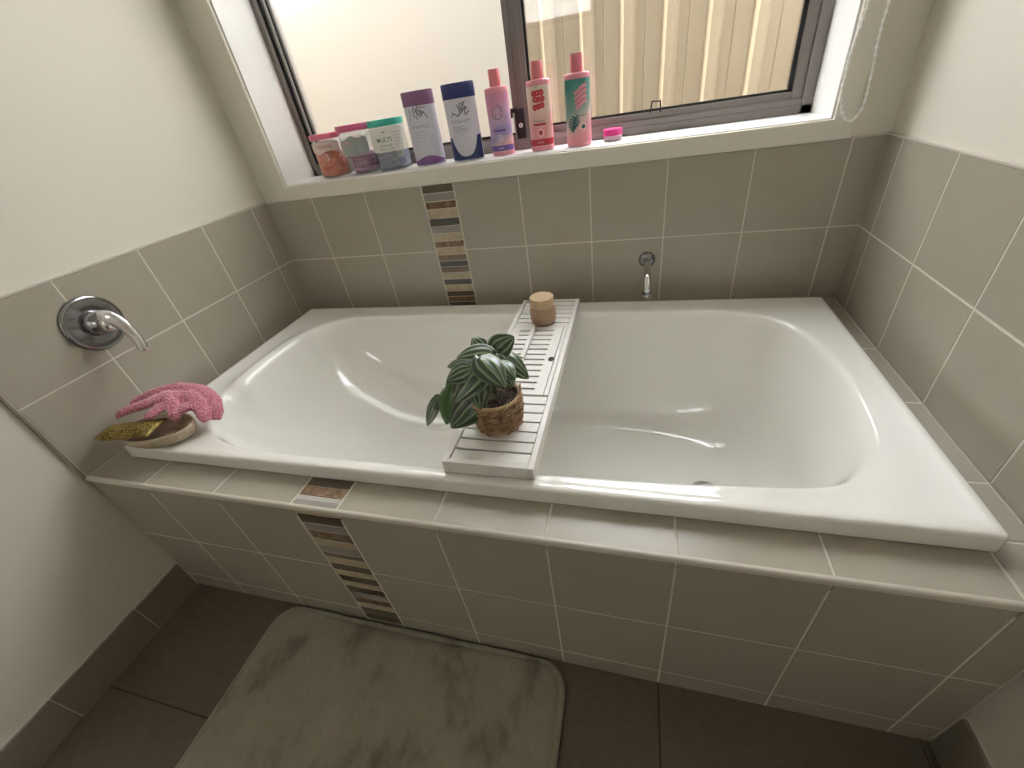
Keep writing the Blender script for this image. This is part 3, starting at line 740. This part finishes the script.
# ================================================================== MIXER TAP on the left wall
mx_ = thing('bath_mixer', 'round chrome bath mixer with a lever handle on the left wall tiles', 'mixer tap', (0, -.658, .288))
mc = (0, -.658, .288)
bm = bmesh.new(); lathe(bm, [(.0630, .0), (.0635, .004), (.0620, .0075), (.0570, .0095), (.0545, .0088), (.034, .0100), (.033, .010)], mc, 64, axis='X'); mk('wall_plate', bm, M['chrome_dark'], mx_, smooth=True)
bm = bmesh.new(); lathe(bm, [(.0305, .009), (.0300, .016), (.0275, .026), (.0225, .033), (.0175, .036), (.0165, .042)], mc, 48, axis='X'); mk('mixer_body', bm, M['chrome_dark'], mx_, smooth=True)
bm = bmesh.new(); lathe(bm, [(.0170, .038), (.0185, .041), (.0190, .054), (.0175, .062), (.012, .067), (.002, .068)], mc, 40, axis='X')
mk('lever_hub', bm, M['chrome_highlight'], mx_, smooth=True)
bm = bmesh.new()
lp = catmull([(.050, -.660, .300), (.064, -.656, .298), (.078, -.650, .280), (.088, -.648, .250), (.094, -.652, .224), (.0955, -.655, .210)], 8)
tube(bm, lp, [(.0205 - .0080 * min(1, i / (len(lp) * .6))) * (1 if i < len(lp) - 4 else (.93, .80, .60, .25)[i - len(lp) + 4]) for i in range(len(lp))], 24, flat=.62, up=(1, 0, 0))
mk('lever', bm, M['chrome_highlight'], mx_, smooth=True)

# ================================================================== WALL SPOUT
sp = thing('bath_spout', 'curved chrome bath spout on the back wall tiles above the tub', 'spout', (1.249, 0, .137))
bm = bmesh.new(); lathe(bm, [(.0230, 0), (.0235, .004), (.0215, .010), (.0165, .0145), (.0110, .0165)], (1.249, 0, .137), 40, axis='Y'); mk('wall_flange', bm, M['chrome_dark'], sp, smooth=True)
bm = bmesh.new(); spp = catmull([(1.249, -.010, .137), (1.249, -.045, .137), (1.249, -.085, .135), (1.249, -.118, .126), (1.249, -.136, .108), (1.249, -.139, .092)], 8)
tube(bm, spp, .0095, 20); mk('spout_pipe', bm, M['chrome'], sp, smooth=True)
bm = bmesh.new(); lathe(bm, [(.0105, .0), (.0118, .001), (.0118, .014), (.0100, .016)], (1.249, -.1395, .082), 28); mk('aerator', bm, M['chrome_dark'], sp, smooth=True)

# ================================================================== BATH MAT
mt = bmesh.new()
MX_0, MX_1, MY1, MY0 = .330, 1.100, -.882, -1.42
def rr(x, y):   # signed inset distance to the rounded outline
    r = .06; cx_, cy_ = (MX_0 + MX_1) / 2, (MY0 + MY1) / 2; qx = abs(x - cx_) - ((MX_1 - MX_0) / 2 - r); qy = abs(y - cy_) - ((MY1 - MY0) / 2 - r)
    return -(math.hypot(max(qx, 0), max(qy, 0)) + min(max(qx, qy), 0) - r)
NA, NR = 200, 40; cmx, cmy = (MX_0 + MX_1) / 2, (MY0 + MY1) / 2
ringsm = []
def outp(a):
    lo, hi = 0, 1.2
    for _ in range(40):
        m = (lo + hi) / 2
        if rr(cmx + m * math.cos(a), cmy + m * math.sin(a)) > 0: lo = m
        else: hi = m
    return lo
Rm = [outp(2 * PI * i / NA) for i in range(NA)]
prof_m = [(0, .002), (-.003, .006), (-.003, .011), (.0, .0145), (.004, .0155), (.008, .0130), (.010, .0120), (.013, .0150), (.020, .0180)]
for d, h in prof_m: ringsm.append([(cmx + (Rm[i] - d) * math.cos(2 * PI * i / NA), cmy + (Rm[i] - d) * math.sin(2 * PI * i / NA), ZF + h) for i in range(NA)])
for k in range(NR):
    t = (k + 1) / (NR + 1)
    ring = []
    for i in range(NA):
        r = (Rm[i] - .020) * (1 - t); x, y = cmx + r * math.cos(2 * PI * i / NA), cmy + r * math.sin(2 * PI * i / NA)
        ring.append((x, y, ZF + .0195 + .0022 * noise.noise(Vector((x * 9, y * 9, 0))) + .0010 * noise.noise(Vector((x * 30, y * 30, 4)))))
    ringsm.append(ring)
VR = [[mt.verts.new(p) for p in r] for r in ringsm]
for A, B in zip(VR, VR[1:]):
    for i in range(NA): mt.faces.new((A[i], A[(i + 1) % NA], B[(i + 1) % NA], B[i]))
cc = mt.verts.new((cmx, cmy, ZF + .0195))
for i in range(NA): mt.faces.new((VR[-1][i], VR[-1][(i + 1) % NA], cc))
mt.faces.new(VR[0])
tag(mk('bath_mat', mt, M['velvet'], org=(cmx, cmy, ZF), smooth=True), 'grey beige velvety bath mat with rounded corners on the dark floor tiles', 'bath mat')

# ================================================================== DISH, GLOVE AND FOIL PACKET on the tub corner
dc = Vector((.149, -.764, .0362))
bm = bmesh.new(); pr = [(.045, 0), (.060, .001), (.072, .006), (.079, .013), (.0835, .024), (.0850, .034), (.0825, .0352), (.0800, .0340), (.076, .020), (.068, .010), (.055, .005), (.002, .0045)]
lathe(bm, pr, dc, 56, sx=1.10, sy=.60, rotz=.16)
tag(mk('soap_dish', bm, M['dish'], org=dc, smooth=True), 'oval beige wooden dish on the left front corner of the bathtub', 'dish')
# foil packet
bm = bmesh.new(); NUU, NVV = 26, 14; top = []; bot = []
fa, fb = Vector((.044, -.812, .0850)), Vector((.180, -.778, .0835)); fu = (fb - fa); fl = fu.length; fu.normalize(); fsd = Vector((-.12, 1, -.04)); fsd = (fsd - fu * fsd.dot(fu)).normalized(); fn = fu.cross(fsd).normalized()
for i in range(NUU + 1):
    t = i / NUU; rt = []; rb = []
    for j in range(NVV + 1):
        v = -1 + 2 * j / NVV; hw = .032 * (1 - .35 * max(0, (.22 - t) / .22))
        th = .0115 * max(0, (1 - abs(v) ** 2.5)) * max(0, 1 - abs(2 * t - 1) ** 5) + .0006
        wr = .0025 * noise.noise(Vector((t * 9, v * 3, 1)))
        base = fa + fu * fl * t + fsd * hw * v + fn * wr
        rt.append(bm.verts.new(base + fn * th)); rb.append(bm.verts.new(base - fn * th))
    top.append(rt); bot.append(rb)
for G in (top, bot):
    for i in range(NUU):
        for j in range(NVV): bm.faces.new((G[i][j], G[i + 1][j], G[i + 1][j + 1], G[i][j + 1]))
for i in range(NUU):
    for j in (0, NVV): bm.faces.new((top[i][j], top[i + 1][j], bot[i + 1][j], bot[i][j]))
for i in (0, NUU):
    for j in range(NVV): bm.faces.new((top[i][j], top[i][j + 1], bot[i][j + 1], bot[i][j]))
tag(mk('foil_packet', bm, M['foil'], org=fa, smooth=True), 'glittery gold foil packet lying in the wooden dish under the pink glove', 'packet')
# pink exfoliating glove: one cloth body with fingers lying towards the wall
gl = bmesh.new()
def chain(pts, rads, n=8, flat=.7, up=(0, 0, 1)):
    c = catmull(pts, n); N = len(c); R = []
    for i in range(N):
        f = i / n; k = min(int(f), len(rads) - 2); t = f - k; t = t * t * (3 - 2 * t); R.append(rads[k] * (1 - t) + rads[k + 1] * t)
    tube(gl, c, R, 18, flat=flat, up=up)
chain([(.034, -.722, .098), (.048, -.712, .103), (.075, -.695, .110), (.110, -.680, .114), (.150, -.668, .113), (.200, -.664, .104), (.240, -.675, .088), (.262, -.695, .070), (.270, -.712, .056)], [.008, .0115, .013, .014, .0155, .0175, .018, .015, .009], flat=.75)
chain([(.050, -.768, .098), (.062, -.758, .104), (.085, -.745, .108), (.115, -.725, .110), (.155, -.700, .110), (.200, -.688, .100)], [.008, .0125, .014, .015, .017, .018], flat=.7)
chain([(.206, -.748, .084), (.196, -.738, .094), (.175, -.720, .106), (.150, -.704, .112), (.12, -.70, .112)], [.009, .014, .016, .016, .012], flat=.75)
chain([(.262, -.726, .064), (.250, -.718, .078), (.220, -.696, .096), (.185, -.684, .106)], [.010, .015, .019, .016], flat=.75)
chain([(.150, -.770, .098), (.150, -.752, .102), (.158, -.725, .104), (.175, -.70, .104)], [.010, .018, .024, .02], flat=.35)
chain([(.125, -.715, .104), (.165, -.695, .102), (.205, -.692, .092), (.240, -.700, .078)], [.016, .026, .028, .016], flat=.5)
chain([(.075, -.725, .101), (.110, -.704, .107), (.150, -.686, .107), (.200, -.676, .098)], [.010, .016, .020, .018], flat=.6)
chain([(.205, -.735, .092), (.212, -.720, .096), (.225, -.700, .094), (.235, -.688, .090)], [.012, .018, .020, .016], flat=.5)
gv = mk('exfoliating_glove', gl, M['terry'], org=(.16, -.70, .06), smooth=True)
rm = gv.modifiers.new('merge', 'REMESH'); rm.mode = 'VOXEL'; rm.voxel_size = .0022; rm.use_smooth_shade = True
sm_ = gv.modifiers.new('soft', 'SMOOTH'); sm_.iterations = 4; sm_.factor = .5
tx = bpy.data.textures.new('cloth_folds', 'CLOUDS'); tx.noise_scale = .018
dm = gv.modifiers.new('folds', 'DISPLACE'); dm.texture = tx; dm.strength = .004; dm.mid_level = .5
tag(gv, 'pink textured exfoliating glove draped over the wooden dish', 'glove')

# ================================================================== TOILETRIES on the sill
SB = SILL + .0004
def wrapz(bm, c, a, b, rot, k=1.0, off=.0005):
    """bend a flat drawing (x across, z up, y out) round an oval container of half-axes a, b"""
    ca, sa = math.cos(rot), math.sin(rot)
    for v in bm.verts:
        th = v.co.x / a; o = off + v.co.y
        x, y = (a + o) * math.sin(th), -(b + o) * math.cos(th)
        v.co = Vector((c[0] + x * ca - y * sa, c[1] + x * sa + y * ca, c[2] + v.co.z))
def flat_poly(bm, pts, y=0, mi=0, n=1):
    f = bm.faces.new([bm.verts.new((x, y, z)) for x, z in pts]); f.material_index = mi; return f
def grid_band(bm, x0, x1, f0, f1, n=24, y=0, mi=0):
    """a band between two height functions, cut into n columns so that it bends"""
    A = []; B = []
    for i in range(n + 1):
        x = x0 + (x1 - x0) * i / n; A.append(bm.verts.new((x, y, f0(x)))); B.append(bm.verts.new((x, y, f1(x))))
    for i in range(n): bm.faces.new((A[i], A[i + 1], B[i + 1], B[i])).material_index = mi
def stroke(bm, pts, wd, y=0, mi=0, n=6):
    c = catmull([(p[0], 0, p[1]) for p in pts], n); L_ = []; R_ = []
    for i, p in enumerate(c):
        t = (c[min(i + 1, len(c) - 1)] - c[max(i - 1, 0)]).normalized(); s = Vector((-t.z, 0, t.x)); w2 = wd / 2
        L_.append(bm.verts.new((p.x + s.x * w2, y, p.z + s.z * w2))); R_.append(bm.verts.new((p.x - s.x * w2, y, p.z - s.z * w2)))
    for i in range(len(c) - 1): bm.faces.new((L_[i], L_[i + 1], R_[i + 1], R_[i])).material_index = mi
def ringm(bm, cx_, cz_, r0, r1, y=0, mi=0, n=20):
    A = [bm.verts.new((cx_ + r0 * math.cos(2 * PI * i / n), y, cz_ + r0 * math.sin(2 * PI * i / n))) for i in range(n)]
    B = [bm.verts.new((cx_ + r1 * math.cos(2 * PI * i / n), y, cz_ + r1 * math.sin(2 * PI * i / n))) for i in range(n)]
    for i in range(n): bm.faces.new((A[i], A[(i + 1) % n], B[(i + 1) % n], B[i])).material_index = mi
def text(bm, s, x, z, size, y=0, mi=0, bold=.0, width=None, shear=0.0):
    cu = bpy.data.curves.new('lettering', 'FONT'); cu.body = s; cu.size = size; cu.align_x = 'CENTER'; cu.align_y = 'CENTER'; cu.fill_mode = 'FRONT'; cu.offset = bold; cu.resolution_u = 2; cu.shear = shear
    o = bpy.data.objects.new('lettering', cu); COL.objects.link(o)
    dg = bpy.context.evaluated_depsgraph_get(); me = bpy.data.meshes.new_from_object(o.evaluated_get(dg))
    xs = [v.co.x for v in me.vertices]; k = 1
    if width and xs: k = width / max(1e-6, max(xs) - min(xs))
    base = [bm.verts.new((x + v.co.x * k, y, z + v.co.y)) for v in me.vertices]
    for p in me.polygons:
        try: bm.faces.new([base[i] for i in p.vertices]).material_index = mi
        except ValueError: pass
    bpy.data.objects.remove(o); bpy.data.curves.remove(cu); bpy.data.meshes.remove(me)
def blurred_line(bm, n, x, z, size, y=0, mi=0, width=None, **k_):
    """a line of small print that cannot be read in the photo: n tiny upright and slanted strokes"""
    wd = width or size * .62 * n; r = random.Random(n * 7 + int(size * 1e5)); st = wd / n
    for i in range(n):
        x0 = x - wd / 2 + st * (i + .2); h = size * .34
        stroke(bm, [(x0, z - h), (x0 + r.uniform(0, .25) * st, z), (x0 + r.uniform(0, .2) * st, z + h)], size * .13, y=y, mi=mi, n=2)
        zz = z + r.choice((-h, 0, h)) * .9
        stroke(bm, [(x0, zz), (x0 + st * .3, zz + r.uniform(-.2, .2) * h), (x0 + st * .62, zz)], size * .12, y=y, mi=mi, n=2)
def label_part(name, bm, mats, parent, c, a, b, rot, off=.0005, lab=None):
    wrapz(bm, c, a, b, rot, off=off)
    o = mk(name, bm, mats, parent, recalc=False)
    if lab: o['label'] = lab
    return o

# --- three clear jars
def jar(name, label, c, r, h, lidm, lidh, sx=1.0, sy=1.0, grp=None):
    t = thing(name, label, 'jar', c, 'clear lidded jars on the window sill')
    bm = bmesh.new(); lathe(bm, [(r * .5, .0), (r * .94, .0004), (r * .985, .004), (r * .985, h - lidh), (r * .90, h - lidh + .001), (r * .90, h - lidh - .001), (r * .955, h - lidh - .003), (r * .955, .006), (r * .9, .003), (r * .5, .0025)], c, 48, sx, sy, cap=False)
    mk('clear_body', bm, M['clear_plastic'], t, smooth=True)
    bm = bmesh.new(); lathe(bm, [(r * .6, h - lidh), (r * .99, h - lidh), (r * 1.01, h - lidh + .001), (r * 1.01, h - .0015), (r * .99, h), (r * .4, h)], c, 48, sx, sy)
    mk('lid', bm, lidm, t, auto=40)
    return t
jc = Vector((.249, .092, SB)); r1 = .0490
j1 = jar('bath_salt_jar', 'clear jar of orange-pink bath salts with a pink lid, leftmost on the window sill', jc, r1, .122, M['pink_lid'], .015)
bm = bmesh.new(); lathe(bm, [(r1 * .9, .004), (r1 * .945, .01), (r1 * .945, .068), (r1 * .6, .074), (.002, .072)], jc, 40)
mk('bath_salts', bm, M['salts'], j1, smooth=True)
bm = bmesh.new(); grid_band(bm, -.046, .052, lambda x: .072 + .004 * math.sin(x * 90), lambda x: .101 + .003 * math.sin(x * 60 + 1), 30, mi=0)
for k in range(70):
    x = rnd.uniform(-.042, .048); z = rnd.uniform(.074, .099); stroke(bm, [(x, z), (x + rnd.uniform(-.003, .003), z + rnd.uniform(.001, .003)), (x + rnd.uniform(.001, .004), z - .001)], .0011, y=.0003, mi=1, n=2)
blurred_line(bm, 8, .006, .087, .013, y=.0005, mi=2, width=.048)
label_part('label', bm, [mat('pale_pink_label', (.80, .60, .54), .5), M['white_ink'], M['red_ink']], j1, jc, r1, r1, .25, .0012)
jc = Vector((.362, .086, SB)); r2 = .0535
j2 = jar('soap_jar', 'clear jar with a rose-pink lid and grey label holding stacked lilac-pink discs', jc, r2, .134, mat('deep_rose_lid', (.58, .10, .22), .4), .017)
for k in range(4):
    bm = bmesh.new(); lathe(bm, [(.030, .004 + k * .0145), (.0375, .0055 + k * .0145), (.0385, .010 + k * .0145), (.0375, .0165 + k * .0145), (.030, .0180 + k * .0145)], jc + Vector((.008, -.004, 0)), 36)
    mk('soap_disc', bm, M['pink_wax'], j2, smooth=True)
bm = bmesh.new()
grid_band(bm, -.048, .048, lambda x: .064 - .010 * math.sqrt(max(0, 1 - (x / .05) ** 2)), lambda x: .088 + .018 * math.sqrt(max(0, 1 - ((x - .006) / .046) ** 2)) * (.8 + .2 * math.cos(x * 150)), 36)
blurred_line(bm, 4, -.018, .088, .013, y=.0005, mi=1, width=.024)
label_part('label', bm, [M['grey_label'], M['pink_ink']], j2, jc, r2, r2, .25, .0012, 'grey cloud-shaped label')
jc = Vector((.4745, .088, SB)); r3 = .0535
j3 = jar('foot_soak_jar', 'clear jar with a teal green lid and pale label marked MULTI', jc, r3, .134, M['teal_lid'], .017)
bm = bmesh.new(); lathe(bm, [(r3 * .5, .004), (r3 * .93, .006), (r3 * .945, .010), (r3 * .945, .046), (r3 * .5, .050)], jc, 40)
mk('cotton_pads', bm, M['grey_stuff'], j3, smooth=True)
bm = bmesh.new(); grid_band(bm, -.058, .062, lambda x: .050, lambda x: .114, 36)
text(bm, 'MULTI', -.006, .082, .017, y=.0005, mi=1, bold=.0002); blurred_line(bm, 7, -.003, .068, .009, y=.0005, mi=1); blurred_line(bm, 9, -.003, .058, .008, y=.0005, mi=1)
bm2 = bm
for k in range(5): grid_band(bm, .022, .048, lambda x, k=k: .098 - k * .008, lambda x, k=k: .0995 - k * .008, 6, y=.0005, mi=2)
stroke(bm, [(-.008, .100), (-.003, .103), (.002, .100)], .002, y=.0005, mi=1)
grid_band(bm, .022, .044, lambda x: .034, lambda x: .052, 8, y=.0006, mi=3)
for k in range(9): grid_band(bm, .024 + k * .0021, .0252 + k * .0021, lambda x: .036, lambda x: .050, 1, y=.0009, mi=1)
label_part('label', bm, [mat('cream_label', (.80, .78, .72), .5), M['green_ink'], M['grey_ink'], M['white_ink']], j3, jc, r3, r3, .30, .0012)

# --- two oval tubes with coloured caps
def oval_tube(name, label, c, a, b, h, caph, capm, rot, deco):
    t = thing(name, label, 'bottle', c, 'white oval lotion bottles on the window sill')
    bm = bmesh.new(); lathe(bm, [(.7, 0), (.96, .0005), (1, .004), (1, h - caph)], c, 56, a, b, rotz=rot); bodyo = mk('bottle_body', bm, M['white_label'], t, auto=50)
    bm = bmesh.new(); lathe(bm, [(1.0, h - caph + .0006), (1.015, h - caph + .0016), (1.015, h - .003), (.985, h - .0005), (.8, h)], c, 56, a, b, rotz=rot); mk('cap', bm, capm, t, auto=50)
    deco(t, c, a, b, rot)
    return t
def sprig(bm, x, z, s, mi, seed):
    r = random.Random(seed)
    for k in range(9):
        a = r.uniform(.2, 2.9); l = s * r.uniform(.5, 1.1); x0 = x + r.uniform(-.3, .3) * s; z0 = z + r.uniform(-.5, .2) * s
        stroke(bm, [(x0, z0), (x0 + l * .5 * math.cos(a) + .1 * s, z0 + l * .5 * math.sin(a)), (x0 + l * math.cos(a), z0 + l * math.sin(a))], .0016, mi=mi, n=4)
        for q in (.4, .7, 1): ringm(bm, x0 + l * q * math.cos(a) + .03 * s, z0 + l * q * math.sin(a), .0003, .0022, mi=mi, n=8)
def deco4(t, c, a, b, rot):
    bm = bmesh.new(); grid_band(bm, -.068, .068, lambda x: .003, lambda x: .020 + .006 * math.sin((x + .02) * 55), 48)
    label_part('colour_band', bm, [M['purple_band']], t, c, a, b, rot, .0003)
    bm = bmesh.new(); sprig(bm, -.002, .128, .026, 0, 3)
    stroke(bm, [(-.030, .118), (-.024, .134), (-.026, .146)], .0022, n=4); stroke(bm, [(.004, .140), (.020, .132), (.028, .120)], .003, n=4); stroke(bm, [(-.004, .144), (.010, .147), (.026, .146)], .0022, n=4)
    blurred_line(bm, 9, 0, .101, .0098, mi=0, width=.056)
    for k, wd in enumerate((.040, .046, .036, .030)): grid_band(bm, -.026, -.026 + wd, lambda x, k=k: .088 - k * .0085, lambda x, k=k: .0895 - k * .0085, 8, mi=1)
    label_part('label_print', bm, [M['ink'], M['grey_ink']], t, c, a, b, rot, .0005)
def deco5(t, c, a, b, rot):
    bm = bmesh.new(); grid_band(bm, -.068, .068, lambda x: .003, lambda x: .012 + .050 * min(1, abs(x - .004) / .043) ** 2.6, 60)
    label_part('colour_band', bm, [M['navy']], t, c, a, b, rot, .0003)
    bm = bmesh.new(); sprig(bm, .006, .122, .026, 0, 8)
    stroke(bm, [(-.026, .112), (-.014, .118), (-.004, .112), (.004, .120)], .0024, n=4); stroke(bm, [(.012, .140), (.022, .130), (.018, .118), (.026, .114)], .003, n=4)
    blurred_line(bm, 9, .002, .100, .0105, mi=0, width=.060)
    for k, wd in enumerate((.034, .048, .050, .036, .030)): grid_band(bm, -.026, -.026 + wd, lambda x, k=k: .086 - k * .0055, lambda x, k=k: .0872 - k * .0055, 8, mi=0 if k < 3 else 1)
    label_part('label_print', bm, [M['ink'], M['grey_ink']], t, c, a, b, rot, .0005)
oval_tube('lotion_bottle', 'white oval bottle with a dusty purple cap and purple foot band', Vector((.602, .078, SB)), .0465, .030, .187, .036, M['purple_cap'], .10, deco4)
oval_tube('lotion_bottle', 'white oval bottle with a navy blue cap and navy foot', Vector((.730, .070, SB)), .0465, .030, .188, .036, M['navy'], .06, deco5)

# --- three pink squeeze bottles
def squeeze(name, label, c, a, b, hb, h, labm, rot, deco, capm):
    t = thing(name, label, 'bottle', c, 'pink squeeze bottles on the window sill')
    body = mat(name + '_pink_plastic', (.78, .30, .36), .35)
    bm = bmesh.new(); lathe(bm, [(.7, 0), (.95, .0006), (1, .005), (1, hb - .008), (.985, hb - .003), (.93, hb), (.5, hb + .0015)], c, 52, a, b, rotz=rot); mk('bottle_body', bm, body, t, auto=60)
    bm = bmesh.new(); grid_band(bm, -a * 1.42, a * 1.42, lambda x: .010, lambda x: hb - .012, 44); label_part('printed_sleeve', bm, [labm], t, c, a, b, rot, .0003)
    ca = Vector(c) + Vector((0, 0, hb + .0018)); hc = h - hb - .0018
    bm = bmesh.new(); lathe(bm, [(.0150, 0), (.0155, .001), (.0155, hc - .003), (.0145, hc), (.006, hc - .0005)], ca, 32, 1, .85, rotz=rot); mk('flip_cap', bm, capm, t, auto=50)
    deco(t, c, a, b, rot)
def deco6(t, c, a, b, rot):
    bm = bmesh.new(); grid_band(bm, -a * 1.4, a * 1.4, lambda x: .012, lambda x: .026, 30)
    label_part('foot_band', bm, [M['violet_ink']], t, c, a, b, rot, .0005)
    bm = bmesh.new()
    ringm(bm, .0, .105, .0140, .0155, mi=1)
    for x, z, r in ((-.010, .098, .007), (.002, .096, .008), (.012, .101, .006), (.012, .114, .005), (.006, .122, .004)): ringm(bm, x, z, r - .0012, r, mi=1)
    blurred_line(bm, 5, 0, .100, .013, mi=2)
    label_part('cloud_motif', bm, [M['violet_ink'], M['ink'], M['pink_ink'], M['white_ink']], t, c, a, b, rot, .0007)
    bm = bmesh.new()
    blurred_line(bm, 2, 0, .149, .006, mi=1)
    label_part('small_mark', bm, [M['violet_ink'], M['ink'], M['pink_ink'], M['white_ink']], t, c, a, b, rot, .0007)
    bm = bmesh.new()
    blurred_line(bm, 9, .0, .069, .0052, mi=1, width=.028); grid_band(bm, -.016, .018, lambda x: .060, lambda x: .065, 12, mi=0)
    ringm(bm, 0, .044, .0068, .0082, y=.0002, mi=3); ringm(bm, 0, .044, .0015, .0030, y=.0002, mi=3)
    blurred_line(bm, 5, 0, .019, .0055, y=.0003, mi=3)
    label_part('label_print', bm, [M['violet_ink'], mat('plum_ink', (.25, .10, .24), .5), M['pink_ink'], M['white_ink']], t, c, a, b, rot, .0007)
def deco7(t, c, a, b, rot):
    bm = bmesh.new(); grid_band(bm, -a * 1.4, a * 1.4, lambda x: .013, lambda x: .029, 30)
    label_part('foot_band', bm, [M['red_ink']], t, c, a, b, rot, .0005)
    bm = bmesh.new()
    r = random.Random(5)
    for k in range(3):
        zz = .134 - k * .0145
        for q in range(3): ringm(bm, -.010 + q * .0100 + (.002 if k % 2 else 0), zz + r.uniform(-.002, .002), .0022, .0072, mi=1, n=12)
        stroke(bm, [(-.014, zz + .004), (-.004, zz - .004), (.006, zz + .005), (.014, zz - .002)], .0036, mi=1)
    label_part('red_lettering', bm, [M['red_ink'], M['red_ink'], M['green_ink'], M['pink_ink'], M['white_ink']], t, c, a, b, rot, .0007)
    bm = bmesh.new()
    blurred_line(bm, 2, -.002, .149, .006, mi=2)
    label_part('small_mark', bm, [M['red_ink'], M['red_ink'], M['green_ink'], M['pink_ink'], M['white_ink']], t, c, a, b, rot, .0007)
    bm = bmesh.new()
    blurred_line(bm, 9, -.001, .072, .0085, mi=2, width=.034); grid_band(bm, -.017, .017, lambda x: .061, lambda x: .0665, 12, y=.0002, mi=0)
    flat = [(-.021, .056), (.021, .056), (.015, .031), (-.015, .031)]
    grid_band(bm, -.021, .021, lambda x: .031 + max(0, abs(x) - .014) * 2.6, lambda x: .056, 16, mi=3)
    ringm(bm, .001, .044, .0075, .0090, y=.0003, mi=4); ringm(bm, .001, .044, .0002, .0052, y=.0003, mi=0)
    blurred_line(bm, 5, 0, .021, .0055, y=.0003, mi=4)
    label_part('label_print', bm, [M['red_ink'], mat('cherry_ink', (.58, .08, .11), .5), M['green_ink'], M['pink_ink'], M['white_ink']], t, c, a, b, rot, .0007)
def deco8(t, c, a, b, rot):
    bm = bmesh.new()
    for k in range(4): stroke(bm, [(-.006 + k * .001, .120 - k * .011), (.004, .124 - k * .011), (.012, .132 - k * .011), (.026, .137 - k * .011)], .0075, mi=0)
    for k in range(3): stroke(bm, [(.000, .119 - k * .011), (.010, .125 - k * .011), (.022, .129 - k * .011)], .0014, y=.0002, mi=3)
    # split leaf: lobes fanning off a mid rib
    stroke(bm, [(-.014, .034), (-.011, .050), (-.006, .070)], .0045, mi=1)
    for k in range(6):
        zz = .038 + k * .0055; l = (.010, .0145, .016, .015, .012, .008)[k]; x0 = -.0138 + k * .0014
        for sg in (-1, 1): stroke(bm, [(x0, zz), (x0 + sg * l * .55, zz + .0045), (x0 + sg * l, zz + .0035 + (.004 if sg > 0 else .001))], .0036, mi=1, n=3)
    blurred_line(bm, 2, .012, .149, .006, mi=1)
    blurred_line(bm, 8, .012, .0715, .0062, mi=1, width=.028)
    ringm(bm, .015, .046, .0070, .0082, y=.0002, mi=2); ringm(bm, .015, .046, .0002, .0050, y=.0002, mi=1)
    label_part('label_print', bm, [M['pink_ink'], M['teal_ink'], M['white_ink'], mat('plum_pink_ink', (.42, .12, .2), .5)], t, c, a, b, rot, .0007)
s6 = grad_mat('lavender_to_blush_print', [(0, (.78, .30, .28)), (.3, (.78, .48, .46)), (.5, (.33, .29, .52)), (.75, (.60, .40, .58)), (1, (.66, .28, .42))], lo=0, hi=.17, diag=-.5, wob=.07, nscale=40)
s7 = grad_mat('cream_to_pink_print', [(0, (.80, .46, .44)), (.45, (.78, .42, .40)), (.7, (.80, .62, .52)), (1, (.76, .66, .54))], lo=0, hi=.16, wob=.02)
s8 = grad_mat('teal_to_pink_print', [(0, (.78, .26, .32)), (.25, (.76, .34, .36)), (.42, (.62, .46, .42)), (.6, (.25, .38, .33)), (1, (.03, .24, .21))], lo=0, hi=.16, diag=-.55, wob=.02)
squeeze('body_wash_bottle', 'pink squeeze bottle with lavender print and violet band, just left of the black window latch', Vector((.836, .080, SB)), .0325, .022, .163, .203, s6, .04, deco6, M['pink_cap'])
squeeze('body_wash_bottle', 'pink squeeze bottle with cream label and red lettering', Vector((.954, .076, SB)), .0322, .022, .163, .203, s7, .02, deco7, M['pink_cap'])
squeeze('body_wash_bottle', 'pink squeeze bottle with teal label and dark split leaf, rightmost of the tall bottles', Vector((1.058, .068, SB)), .0332, .022, .163, .203, s8, .00, deco8, mat('dusty_pink_cap', (.68, .20, .24), .4))

# --- small pot
pc_ = Vector((1.147, .084, SB))
t = thing('cosmetic_pot', 'tiny clear cosmetic pot with a magenta lid, rightmost on the window sill', 'pot', pc_)
bm = bmesh.new(); lathe(bm, [(.014, 0), (.0225, .0004), (.0245, .003), (.0245, .0125), (.020, .013)], pc_, 36); mk('pot_base', bm, mat('pale_pink_clear_plastic', (.85, .60, .70), .12, Transmission_Weight=.4), t, smooth=True)
bm = bmesh.new(); lathe(bm, [(.020, .0132), (.0255, .0135), (.0258, .015), (.0258, .027), (.0245, .0285), (.015, .0285)], pc_, 36); mk('lid', bm, M['magenta_lid'], t, auto=45)
